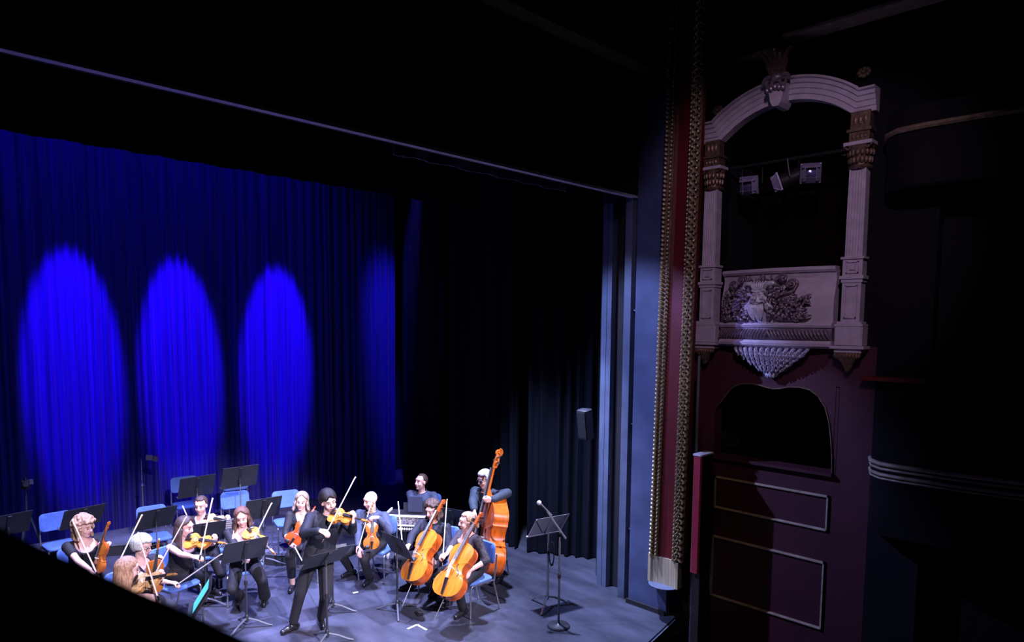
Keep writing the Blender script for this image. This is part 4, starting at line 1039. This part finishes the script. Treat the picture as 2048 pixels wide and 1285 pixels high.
    if hair in ('long', 'straight', 'curly', 'wavy'):
        ln = {'long': hairlen, 'straight': hairlen, 'curly': .06, 'wavy': .04}[hair]
        for i in range(17):
            a = math.radians(-108+216*i/16); sx, sy = math.sin(a), -math.cos(a); w_ = rg.uniform(-.008, .008)
            p0 = hp3(sx*.086, -.012+sy*.104, -.005); p1 = hp3(sx*.092+w_, -.012+sy*.100, -.075); wl = ln*rg.uniform(.88, 1.08)
            dn = -ZZ; p2 = p1+dn*(wl*.5)+HR @ Vector((sx*.012, sy*.012+.004, 0)); p3 = p1+dn*wl+HR @ Vector((sx*.022+w_, sy*.02+.01, 0))
            pts = [p0, p1, p2, p3]; rr = [.020, .021, .020, .009]
            if hair == 'curly': rr = [.026, .028, .024, .014]
            mb.tube(pts, [q_*hk for q_ in rr], 8)
    if hair == 'slick':
        mb.cap(hp3(0, -.115, .02), hp3(0, -.135, -.02), .030, .026); mb.tube([hp3(0, -.13, -.01), hp3(.01, -.14, -.09), hp3(.03, -.12, -.09-hairlen)], [.026, .024, .008], 8)
    if any_:
        o = mb.build('hair', hairm, root); BAKE.append((o, .0085 if hair != 'slick' else .008, 1 if hair in ('curly', 'wavy') else 3, None))
    if beard:
        mb = MB()
        for i in range(120):
            z = 1-2*(i+.5)/120; a = i*2.39996; s_ = math.sqrt(1-z*z); x, y = s_*math.cos(a), s_*math.sin(a)
            if y > -.25 and z < -.28-.25*(1-abs(x)) and y*.5-z > .2: mb.ell(hp3(x*.064, .022+y*.074, -.036+z*.088), .011, 7, 5)
        mb.tube([hp3(-.026, .084, -.048), hp3(0, .098, -.043), hp3(.026, .084, -.048)], [.004, .007, .004], 6)
        o = mb.build('beard', beard, root); BAKE.append((o, .0075, 2, None))
    return dict(root=root, Fb=Fb, Rb=Rb, hp=hp, nb=nb, shR=shR, shL=shL, Rw=Rw, Lw=Lw, H=H, sp=sp, Fs=Fs)

def bake_all():
    for o, vx, it, post in BAKE:
        r = o.modifiers.new('remesh', 'REMESH'); r.mode = 'VOXEL'; r.voxel_size = vx; r.use_smooth_shade = True
        s = o.modifiers.new('smooth', 'SMOOTH'); s.factor = .5; s.iterations = it
    dg = bpy.context.evaluated_depsgraph_get()
    for o, vx, it, post in BAKE:
        me = bpy.data.meshes.new_from_object(o.evaluated_get(dg)); old = o.data; mats = list(old.materials)
        o.modifiers.clear(); o.data = me; me.materials.clear()
        for m_ in mats: me.materials.append(m_)
        if post: post(me)
        me.polygons.foreach_set('use_smooth', [True]*len(me.polygons)); me.update()
        nm = old.name; bpy.data.meshes.remove(old)

# ---- the players -----------------------------------------------------------
VG, PG = 'violins of the players', 'players of the string orchestra'
def seat(u, v, z=1.17): H = G(u, v, z); return H, depth(H)
def gfoot(u, v): return G(u, v, 0)
def hand(D, u, v, dd, d=None, n=None, curl=.6):
    h = dict(w=atD(u, v, D+dd), curl=curl)
    if d is not None: h['d'] = d
    if n is not None: h['n'] = n
    return h
PCH = 0
def under(P, phi, label):        # the chair a player sits on
    p = P['hp'].copy(); p.z = 0; p -= dirv(phi)*.05
    return chair(p, phi, label, CG)
def violin(p0, p1, n, label, tone, name='violin'):
    e = instrument('violin', name, 'maple_'+tone, 'maple_'+tone+'_side'); tag(e, label, 'violin' if name == 'violin' else 'viola', VG); place_inst(e, p0, p1, n); return e

# curly haired woman far left
H, D = seat(168, 1056)
v0, v1 = atD(196, 1146, D-.28), atD(217, 1052, D-.22)
person('woman with curly blonde hair in a black short sleeved top resting a violin upright', PG, H, 50, 78, -8, 0, 'f', L=hand(D, 211, 1106, -.33, C3(.35, 0, 1), C3(.8, -.3, 0), .9), R=hand(D, 190, 1150, -.34, C3(.3, .3, -.6), C3(.6, -.5, -.3), .8), shirt='black_top', sleeve='short', neck='scoop', hair='curly', hairm='hair_blonde', seed=3)
P = None
violin(v0, v1, C3(-.5, .75, .1), 'amber violin held upright on the knee of the curly haired woman', 'amber')
bow(atD(196, 1153, D-.40), atD(157, 1067, D-.30), 'bow slanting across the chest of the curly haired woman')
chair(Vector((H.x, H.y, 0))-dirv(50)*.11, 50, 'blue chair under the curly haired violinist', CG)
# grey haired woman with glasses
H, D = seat(284, 1094)
P2 = person('woman with short grey hair and dark glasses looking down over her violin', PG, H, 72, 84, -14, 0, 'f', L=hand(D, 316, 1130, -.10, C3(.3, -.1, 1), C3(.3, .7, 0), .9), R=hand(D, 362, 1173, -.22, C3(1, .1, -.12), C3(0, .1, -1), .55), rhint=C3(-.3, .3, -1), shirt='black_top', sleeve='short', neck='v', hair='bob', hairm='hair_grey', glasses=True, seed=4)
violin(atD(303, 1186, D-.16), atD(316, 1094, D-.18), C3(.4, .75, .1), 'reddish violin standing on the lap of the grey haired woman', 'amber')
bow(atD(304, 1160, D-.24), atD(364, 1050, D-.20), 'bow pointing up beside the grey haired woman and the dark haired violinist')
fr_ = P2['Rw']+C3(.085, .02, -.035); bow(fr_, fr_+(atD(424, 1122, D-.40)-fr_), 'bow in the outstretched hand above the glowing tablet')
bow(atD(226, 1150, D+.10), atD(259, 1082, D+.35), 'bow tip rising between the curly haired and grey haired women')
chair(Vector((H.x, H.y, 0))-dirv(72)*.11, 72, 'blue chair under the grey haired violinist', CG)
# light brown haired woman seen from behind
H, D = seat(256, 1142)
v0, v1 = atD(270, 1172, D-.10), atD(352, 1149, D-.32)
person('woman with straight light brown hair seen from behind playing a pale violin', PG, H, 78, 128, -8, -4, 'f', L=hand(D, 338, 1161, -.24, C3(.2, .1, 1), C3(-.5, -.6, 0), 1.0), R=hand(D, 306, 1192, -.40, C3(.5, .2, -.2), C3(.2, -.5, -.8), .8), lhint=C3(.2, .4, -1), shirt='black_top', sleeve='short', neck='scoop', hair='straight', hairm='hair_lightbrown', seed=6, hairlen=.16)
violin(v0, v1, C3(-.1, .7, .75), 'pale violin played by the woman seen from behind', 'pale')
bow(atD(318, 1203, D-.46), atD(289, 1108, D-.25), 'bow crossing the strings of the pale violin near the balcony edge')
chair(Vector((H.x, H.y, 0))-dirv(78)*.11, 78, 'blue chair under the violinist seen from behind', CG)
# dark haired woman playing, sleeveless
H, D = seat(370, 1056)
v0, v1 = atD(373, 1083, D-.12), atD(463, 1089, D-.34)
P = person('dark haired woman in a sleeveless black top playing violin in profile', PG, H, 62, 80, -10, -6, 'f', L=hand(D, 441, 1092, -.28, C3(.3, -.1, 1), C3(-.8, -.3, .2), 1.0), R=hand(D, 388, 1115, -.42, C3(1, .2, -.1), C3(.1, -.4, -1), .75), lhint=C3(.1, .2, -1), rhint=C3(-.8, .3, -.8), shirt='black_top', sleeve='none', neck='tank', hair='long', hairm='hair_dark', seed=8, hairlen=.22, feet=[gfoot(420, 1190), gfoot(436, 1180)])
violin(v0, v1, C3(-.1, .65, .85), 'orange violin played by the dark haired woman in the sleeveless top', 'gold')
bow(atD(399, 1120, D-.45), atD(422, 1012, D-.12), 'bow rising steeply over the violin of the sleeveless dark haired woman')
under(P, 62, 'blue chair under the dark haired sleeveless violinist')
# woman facing the front at the back
H, D = seat(402, 1012)
v0, v1 = atD(409, 1041, D-.13), atD(474, 1046, D-.42)
P = person('woman with dark hair tied back facing the front while playing violin', PG, H, 12, 5, -10, 0, 'f', L=hand(D, 458, 1050, -.36, C3(.3, 0, 1), C3(-.8, -.3, .2), 1.0), R=hand(D, 386, 1062, -.30, C3(.6, .5, -.1), C3(.1, -.4, -1), .75), lhint=C3(.6, .1, -1), shirt='black_top', sleeve='short', neck='v', hair='slick', hairm='hair_darkbrown', seed=9, hairlen=.16, feet=[gfoot(418, 1165), gfoot(440, 1160)])
violin(v0, v1, C3(-.1, .55, .85), 'pale gold violin played by the woman facing the front', 'pale')
bow(atD(390, 1066, D-.36), atD(364, 1010, D+.22), 'thin bow behind the head of the sleeveless dark haired woman')
under(P, 12, 'blue chair under the woman facing the front')
# viola player with long brown hair
H, D = seat(484, 1036)
v0, v1 = atD(494, 1062, D-.12), atD(550, 1109, D-.42)
P = person('woman with long brown hair in a black top and wide trousers playing viola', PG, H, 14, 16, -14, 6, 'f', L=hand(D, 536, 1098, -.36, C3(.0, .2, 1), C3(-.8, .2, .2), 1.0), R=hand(D, 488, 1114, -.36, C3(.4, .4, -.5), C3(.3, -.5, -.6), .8), lhint=C3(.8, .1, -.8), shirt='black_top', sleeve='long', neck='scoop', hair='long', hairm='hair_brown', seed=12, hairlen=.15, flare=.022, feet=[gfoot(479, 1206), gfoot(530, 1207)])
violin(v0, v1, C3(.25, .6, .8), 'golden viola pointing down towards the front, played by the brown haired woman', 'gold', 'viola')
bow(atD(487, 1122, D-.40), atD(528, 1038, D-.28), 'bow across the golden viola above the music stand')
under(P, 14, 'blue chair under the viola player')
# ash blonde woman with red violin
H, D = seat(603, 1004)
P = person('ash blonde woman in black blouse and cropped trousers resting a red violin', PG, H, 4, 8, -4, -6, 'f', L=hand(D, 612, 1050, -.16, C3(.1, .1, 1), C3(-.6, .4, 0), .9), R=hand(D, 578, 1084, -.28, C3(.7, .5, -.5), C3(.4, -.6, -.5), .8), shirt='black_top', sleeve='elbow', neck='v', hair='long', hairlen=.06, hairm='hair_ash', seed=14, bare_ankle=True, feet=[gfoot(585, 1180), gfoot(612, 1172)])
violin(atD(579, 1090, D-.30), atD(632, 1012, D-.14), C3(.25, .95, .1), 'bright red violin held upright by the ash blonde woman', 'red')
bow(atD(588, 1092, D-.42), atD(612, 1136, D-1.0), 'bow pointing down from the hand of the ash blonde woman')
under(P, 4, 'blue chair under the ash blonde woman')
# soloist
H = G(657, 1004, 1.58); D = depth(H)
v0, v1 = atD(662, 1031, D-.10), atD(737, 1045, D-.40)
f1, f2 = gfoot(586, 1262), gfoot(642, 1250)
P = person('standing soloist in a dark shirt and trousers playing violin with raised bow', None, H, 22, 36, -8, 12, 'm', sit=False, hip=((f1+f2)/2*.45+Vector((H.x, H.y, 0))*.55), hipz=.90, L=hand(D, 706, 1045, -.32, C3(.15, -.1, 1), C3(-.9, -.2, .2), 1.0), R=hand(D, 640, 1062, -.40, C3(.9, .5, -.15), C3(.1, -.4, -1), .85), lhint=C3(.5, .2, -1), rhint=C3(-1, .1, -.6), shirt='navy_shirt', sleeve='long', neck='crew', trousers='black_trousers', hair='fringe', hairm='hair_black', seed=16, collar=True, feet=[f1, f2, (dirv(-35), dirv(25))], knees=(0, 0))
root = P['root']
violin(v0, v1, C3(-.15, .55, .9), 'golden violin played by the standing soloist', 'gold')
bow(atD(647, 1078, D-.45), atD(707, 962, D-.36), 'long bow of the standing soloist raised against the backdrop')
# bald man
H, D = seat(741, 1002, 1.18)
P = person('bald man in a blue shirt sitting with his violin upright on his thigh', PG, H, -16, -42, -12, 0, 'm', L=hand(D, 757, 1036, -.28, C3(-.7, .4, .1), C3(-.1, -.2, -1), .9), R=hand(D, 716, 1098, -.30, C3(.15, .3, -1), C3(0, -.8, -.4), .4), lhint=C3(.7, 0, -1), shirt='blue_shirt', sleeve='long', neck='crew', collar=True, hair='bald', hairm='hair_ash', skin='skin_ruddy', seed=18, feet=[gfoot(702, 1152), gfoot(738, 1168), (dirv(-40), dirv(-15))])
violin(atD(742, 1099, D-.34), atD(745, 1006, D-.24), C3(.35, .9, .1), 'amber violin upright on the thigh of the bald man', 'amber')
t_ = atD(745, 999, D-.38); bow(t_+(atD(719, 1090, D-.36)-t_).normalized()*.74, t_, 'bow held against the violin by the bald man')
under(P, -16, 'blue chair under the bald man')
# keyboard player
H, D = seat(842, 965, 1.15)
P = person('man in a dark blue shirt seated behind the harpsichord looking up', PG, H, -12, -40, 6, 0, 'm', L=hand(D, 862, 1022, -.40, C3(-.2, 1, -.3), C3(0, 0, -1), .4), R=hand(D, 830, 1020, -.40, C3(.1, 1, -.3), C3(0, 0, -1), .4), shirt='blue_shirt', sleeve='long', neck='crew', collar=True, hair='thin', hairm='hair_darkbrown', skin='skin_ruddy', seed=19)
under(P, -12, 'chair hidden behind the harpsichord under its player')
# bearded cellist
H, D = seat(865, 1022)
P = person('bearded man with tousled brown hair in a navy shirt embracing his cello', PG, H, -26, -32, -14, 4, 'm', L=hand(D, 869, 1118, -.34, C3(-.1, .4, -1), C3(-.4, -.7, 0), .45), R=hand(D, 818, 1090, -.36, C3(-.3, .3, -.2), C3(.3, -.3, -.8), .8), lhint=C3(.9, -.1, -.6), rhint=C3(-1, -.1, -.5), shirt='navy_shirt', sleeve='long', neck='crew', collar=True, hair='wavy', hairm='hair_darkbrown', beard='hair_darkbrown', seed=21, feet=[gfoot(822, 1178), gfoot(868, 1190), (dirv(-55), dirv(-15))], knees=(.9, .2), lean=.10)
e = instrument('cello', 'cello', 'cello_front', 'cello_side'); tag(e, 'amber cello leaning against the bearded man', 'cello', 'cellos'); c0, c1 = atD(824, 1166, D-.66), atD(888, 1010, D-.08); place_inst(e, c0, c1, C3(-.62, .75, .3)); e.scale = (.92, .92, .92)
bow(atD(806, 1098, D-.42), atD(799, 1030, D-.05), 'bow held upright in front of the harpsichord by the bearded cellist')
under(P, -26, 'blue chair under the bearded cellist')
# woman cellist
H, D = seat(934, 1045)
P = person('woman with pinned up light hair and lace sleeves holding a cello', PG, H, -46, -72, -4, 0, 'f', L=hand(D, 940, 1142, -.26, C3(-.5, .4, -.8), C3(-.4, -.6, -.3), .5), R=hand(D, 888, 1117, -.40, C3(-.5, .1, -.2), C3(.2, -.3, -.8), .9), lhint=C3(1, .1, -.4), rhint=C3(-.6, -.3, -.8), shirt='lace_black', sleeve='elbow', neck='v', hair='slick', hairm='hair_blonde', seed=23, hairlen=.02, feet=[gfoot(893, 1212), gfoot(926, 1232), (dirv(-60), dirv(-35))], knees=(.5, .3), lean=.10)
e = instrument('cello', 'cello', 'cello_front', 'cello_side'); tag(e, 'golden cello nearest the front, held by the woman with lace sleeves', 'cello', 'cellos'); c0, c1 = atD(889, 1196, D-.62), atD(964, 1032, D-.06); place_inst(e, c0, c1, C3(-.55, .8, .3)); e.scale = (.90, .90, .90)
bow(atD(885, 1126, D-.46), atD(892, 1028, D-.42), 'bow held vertically between the two cellists')
under(P, -46, 'blue chair with its back in front of the double bass under the woman cellist').location += dirv(-46)*.07
# double bass player
H = G(969, 960, 1.47); D = depth(H)
hb = G(985, 1165, 0); 
P = person('grey haired man with glasses in a dark jacket playing double bass', PG, H, -34, -48, -14, 0, 'm', sit=False, hip=Vector((H.x, H.y, 0))-dirv(-34)*.27, hipz=.80, L=hand(D, 984, 1001, -.42, C3(-.8, .4, .1), C3(-.3, -.8, 0), .9), R=hand(D, 948, 1026, -.42, C3(-.2, .5, -.9), C3(.7, -.5, 0), .6), lhint=C3(1, .4, .5), rhint=C3(-1, -.1, -.5), shirt='dark_jacket', jacket=True, sleeve='long', neck='v', hair='short', hairm='hair_silver', glasses=True, skin='skin_ruddy', seed=25, feet=[Vector((H.x, H.y, 0))+dirv(-34)*.10+dirv(-124)*.20, Vector((H.x, H.y, 0))-dirv(-34)*.05-dirv(-124)*.22])
e = instrument('bass', 'double_bass', 'bass_front', 'bass_side'); tag(e, 'large orange double bass leaning on the grey haired man', 'double bass')
hb2 = atD(975, 1150, D-.45); sc = atD(1004, 924, D-.22); place_inst(e, hb2, sc, C3(-.92, .32, .25)); e.scale = (.93, .93, .93)
# stool of the bass player
e = empty('bar_stool', P['hp']*1.0); e.location.z = 0; tag(e, 'tall black stool behind the double bass player', 'stool')
MB().lathe([(.01, .62), (.16, .62), (.17, .64), (.16, .665), (.02, .675)], n=18).build('seat', 'black_plastic', e)
for q in range(4):
    a = math.radians(45+90*q); MB().tube([(math.cos(a)*.12, math.sin(a)*.12, .62), (math.cos(a)*.2, math.sin(a)*.2, .005)], .012, 8).build('leg', 'chair_metal', e)
MB().tube([(math.cos(i*math.pi/8)*.18, math.sin(i*math.pi/8)*.18, .25) for i in range(17)], .008, 6).build('foot_ring', 'chair_metal', e)
for o in list(COL.objects):
    if o.name.startswith('person') and o.parent is None and not o.get('group') : 
        if 'group' in o: del o['group']
bake_all()

# ------------------------------------------------------------------ harpsichord
M('case_black', (.02, .02, .025), .4); M('rim_white', (.75, .74, .78), .5)
m = bpy.data.materials.new('marbled_paper'); m.use_nodes = True; nt = m.node_tree; b = nt.nodes['Principled BSDF']; tc = nt.nodes.new('ShaderNodeTexCoord'); vo = nt.nodes.new('ShaderNodeTexVoronoi'); vo.inputs['Scale'].default_value = 45
rp = nt.nodes.new('ShaderNodeValToRGB'); rp.color_ramp.elements[0].color = (.03, .03, .035, 1); rp.color_ramp.elements[0].position = .25; rp.color_ramp.elements[1].color = (.30, .28, .29, 1); rp.color_ramp.elements[1].position = .6
nt.links.new(tc.outputs['Object'], vo.inputs['Vector']); nt.links.new(vo.outputs['Distance'], rp.inputs[0]); nt.links.new(rp.outputs[0], b.inputs['Base Color']); MATS['marbled_paper'] = m
hc = G(822, 1032, .86); hc.z = 0; Hd = depth(hc+Vector((0, 0, .86)))
hs = empty('harpsichord', hc, rot(-6)); tag(hs, 'small harpsichord with white rim and marbled paper panel behind the cellists', 'harpsichord')
# local +y faces the viewer
MB().box((-.51, -.40, .62), (.40, -.006, .835)).build('case', 'case_black', hs, smooth=False)
MB().box((-.50, -.006, .715), (.39, .0, .825)).build('side_panel', 'marbled_paper', hs, smooth=False)
MB().box((-.51, -.014, .70), (.40, .008, .714)).build('moulding', 'rim_white', hs, smooth=False)
rm = MB(); rm.box((-.52, -.02, .835), (.41, .012, .86)); rm.box((-.52, -.41, .835), (-.50, -.02, .86)); rm.box((.39, -.41, .835), (.41, -.02, .86)); rm.build('rim', 'rim_white', hs, smooth=False)
MB().box((-.51, -.002, .62), (.40, .004, .70)).build('lower_band', 'case_black', hs, smooth=False)
kb = MB()
for i in range(24):
    x = -.48+i*.036; kb.prism([(x, .64), (x+.017, .66), (x, .68), (x-.017, .66)], .004, .010, 'y')
o = kb.build('lozenge_inlay', 'ivory', hs, smooth=False); o['kind'] = 'stuff'
for x in (-.45, .28):
    for s in (-1, 1): MB().tube([(x, -.04-.16*(1+s), .62), (x, -.36+.16*(1+s), .01)], .018, 8).build('leg', 'case_black', hs)
dk = MB(); dk.box((-.20, -.20, .84), (.16, -.18, 1.0), Matrix.Rotation(0, 4, 'X')); dk.build('music_desk', 'case_black', hs, smooth=False)
fo = MB().box((-.13, -.176, .87), (.09, -.165, 1.10)).build('folder', M('folder_navy', (.03, .035, .06), .5), smooth=False); fo.location = hs.location; fo.rotation_euler = hs.rotation_euler
tag(fo, 'dark folder propped on the harpsichord music desk', 'folder')
# ------------------------------------------------------------------ microphone on boom stand
mp_ = G(1117, 1254); ms = empty('microphone_stand', mp_, rot(0)); tag(ms, 'black boom microphone stand with heavy round base at stage front', 'microphone stand')
MB().lathe([(.002, .0), (.135, .0), (.14, .012), (.13, .026), (.03, .036), (.014, .05)], n=28).build('base', 'stand_black', ms)
MB().tube([(0, 0, .04), (0, 0, 1.05)], .013, 8).build('pole', 'stand_grey', ms)
MB().tube([(0, 0, .62), (0, 0, 1.11)], .010, 8).build('inner_pole', 'steel', ms)
MB().lathe([(.012, .60), (.02, .61), (.02, .66), (.012, .67)], n=10).build('clutch', 'black_plastic', ms)
Dm = depth(mp_+Vector((0, 0, 1.1))); iv = Matrix.Rotation(-rot(0), 4, 'Z') @ Matrix.Translation(-mp_)
b0 = iv @ atD(1131, 1077, Dm-.02); b1 = iv @ atD(1092, 1020, Dm+.05); b2 = iv @ atD(1082, 1009, Dm+.06)
MB().tube([b0, b1], .011, 8).build('boom', 'steel', ms)
MB().ell(iv @ atD(1121, 1066, Dm), .022, 10, 7).build('boom_joint', 'black_plastic', ms)
MB().tube([b0+(b0-b1)*.02, b0-(b0-b1)*.08], .013, 8).build('counterweight', 'steel', ms)
mic = empty('microphone', atD(1092, 1020, Dm+.05)); tag(mic, 'handheld microphone clipped to the boom with pale grille', 'microphone')
dv = atD(1079, 1007, Dm+.06)-mic.location
MB().tube([dv*-.9, dv*.0, dv*.8], [.012, .014, .017], 10).build('handle', 'stand_black', mic)
MB().ell(dv*1.05, .030, 12, 9).build('grille', M('mic_grille', (.70, .70, .74), .4, .5), mic)
cb = MB(); bp0 = G(1104, 1250)
pts = []
for i in range(60):
    a = i*.75; pts.append(s14.location+CR0*(.045+.03*math.sin(a))+ZZ*(.72+.16*math.cos(a)*(1-.0*i)+.012*math.sin(i*.3))-FH*(.03+.012*math.sin(i*.9)))
cb.tube(pts, .006, 5); tag(cb.build('cable_coil', 'black_plastic'), 'black cable coiled on the folding stand pole', 'cable')
# ------------------------------------------------------------------ tripod with camera, pole with clip panel
tp_ = G(60, 1148); tr = empty('tripod', tp_, rot(10)); tag(tr, 'black camera tripod against the blue backdrop at far left', 'tripod')
for q in range(3):
    a = math.radians(80+120*q); c, s = math.cos(a), math.sin(a)
    lg = MB().tube([(c*.03, s*.03, .86), (c*.14, s*.14, .45)], .015, 8).build('leg', 'stand_black', tr)
    MB().tube([(c*.14, s*.14, .47), (c*.26, s*.26, .03)], .010, 8).build('lower_leg', 'stand_grey', lg)
    MB().ell((c*.265, s*.265, .02), .018, 8, 6).build('rubber_foot', 'ivory', lg)
MB().lathe([(.02, .82), (.035, .84), (.035, .90), (.018, .92)], n=12).build('crown', 'stand_black', tr)
MB().ell((-.03, .03, .84), .022, 8, 6).build('clamp_knob', M('knob_red', (.5, .05, .08), .5), tr)
MB().tube([(0, 0, .88), (0, 0, 1.26)], .014, 8).build('centre_column', 'stand_black', tr)
MB().bbox((-.05, -.05, 1.25), (.05, .05, 1.29), .01).build('head_plate', 'stand_black', tr)
cm = empty('video_camera', tp_+Vector((0, 0, 1.29)), rot(40)); tag(cm, 'small black video camera on top of the tripod', 'camera')
MB().bbox((-.045, -.10, .0), (.045, .08, .085), .012).build('housing', 'black_plastic', cm)
MB().tube([(0, .08, .045), (0, .13, .045)], [.032, .036], 14).build('lens', 'stand_black', cm)
MB().box((-.095, -.06, .02), (-.05, .03, .08)).build('viewfinder', 'stand_grey', cm, smooth=False)
MB().tube([(0, -.09, .085), (0, -.05, .125), (0, .05, .125), (0, .07, .085)], .009, 6).build('carry_handle', 'black_plastic', cm)
pp = G(288, 1068, .2); pe = empty('pole_stand', pp, rot(20)); tag(pe, 'thin grey pole with a small clip panel in front of the backdrop', 'stand')
Dp = depth(pp+Vector((0, 0, 1)))
MB().lathe([(.002, 0), (.13, 0), (.13, .015), (.02, .03)], n=20).build('base', 'stand_black', pe)
MB().tube([(0, 0, .02), (0, 0, .82)], .014, 8).build('pole', 'stand_grey', pe)
MB().tube([(0, 0, .75), (0, 0, 1.24)], .009, 8).build('inner_pole', 'steel', pe)
MB().lathe([(.014, .78), (.028, .79), (.028, .82), (.012, .83)], n=10).build('clutch', 'steel', pe)
MB().bbox((-.07, -.012, 1.20), (.0, .012, 1.29), .006, Matrix.Rotation(math.radians(-8), 4, 'Y')).build('clip_panel', 'stand_grey', pe)
MB().bbox((.005, -.02, 1.21), (.11, .0, 1.30), .006, Matrix.Rotation(math.radians(-8), 4, 'Y')).build('clip_panel', 'steel', pe)
# ------------------------------------------------------------------ small things on the floor
tp = MB(); a, b_, c = G(815, 1259), G(834, 1250.5), G(853, 1261)
def strip(mb, p, q, w):
    d = (q-p).normalized(); n_ = Vector((-d.y, d.x, 0))*w
    mb.loft([[p+n_+ZZ*.001, p-n_+ZZ*.001, p-n_+ZZ*.003, p+n_+ZZ*.003], [q+n_+ZZ*.001, q-n_+ZZ*.001, q-n_+ZZ*.003, q+n_+ZZ*.003]])
strip(tp, a, b_, .014); strip(tp, b_, c, .014)
tag(tp.build('floor_tape', 'paper', smooth=False), 'white tape mark in an open V on the stage floor', 'tape')
t2 = MB(); strip(t2, G(706, 1187), G(716, 1185), .02); tag(t2.build('floor_tape', 'paper', smooth=False), 'small white tape patch in front of the bald man', 'tape')
pd = empty('foot_pedal', G(838, 1230), rot(-60)); tag(pd, 'small black foot pedal on the floor beside the front cello', 'pedal')
MB().bbox((-.06, -.04, 0), (.06, .04, .03), .008).build('base', 'black_plastic', pd); MB().bbox((-.045, -.035, .03), (.045, .025, .042), .006, Matrix.Rotation(math.radians(6), 4, 'X')).build('treadle', 'stand_grey', pd)
bt = empty('water_bottle', G(776, 1118)); tag(bt, 'small clear water bottle on the floor beside the bald man', 'bottle')
M('clear_plastic', (.75, .8, .85), .15, spec=.8); M('cap_white', (.8, .8, .82), .5)
MB().lathe([(.028, 0), (.033, .008), (.033, .12), (.030, .14), (.013, .175), (.013, .19)], n=14).build('bottle', 'clear_plastic', bt); MB().lathe([(.015, .188), (.015, .205), (.002, .207)], n=10).build('cap', 'cap_white', bt)
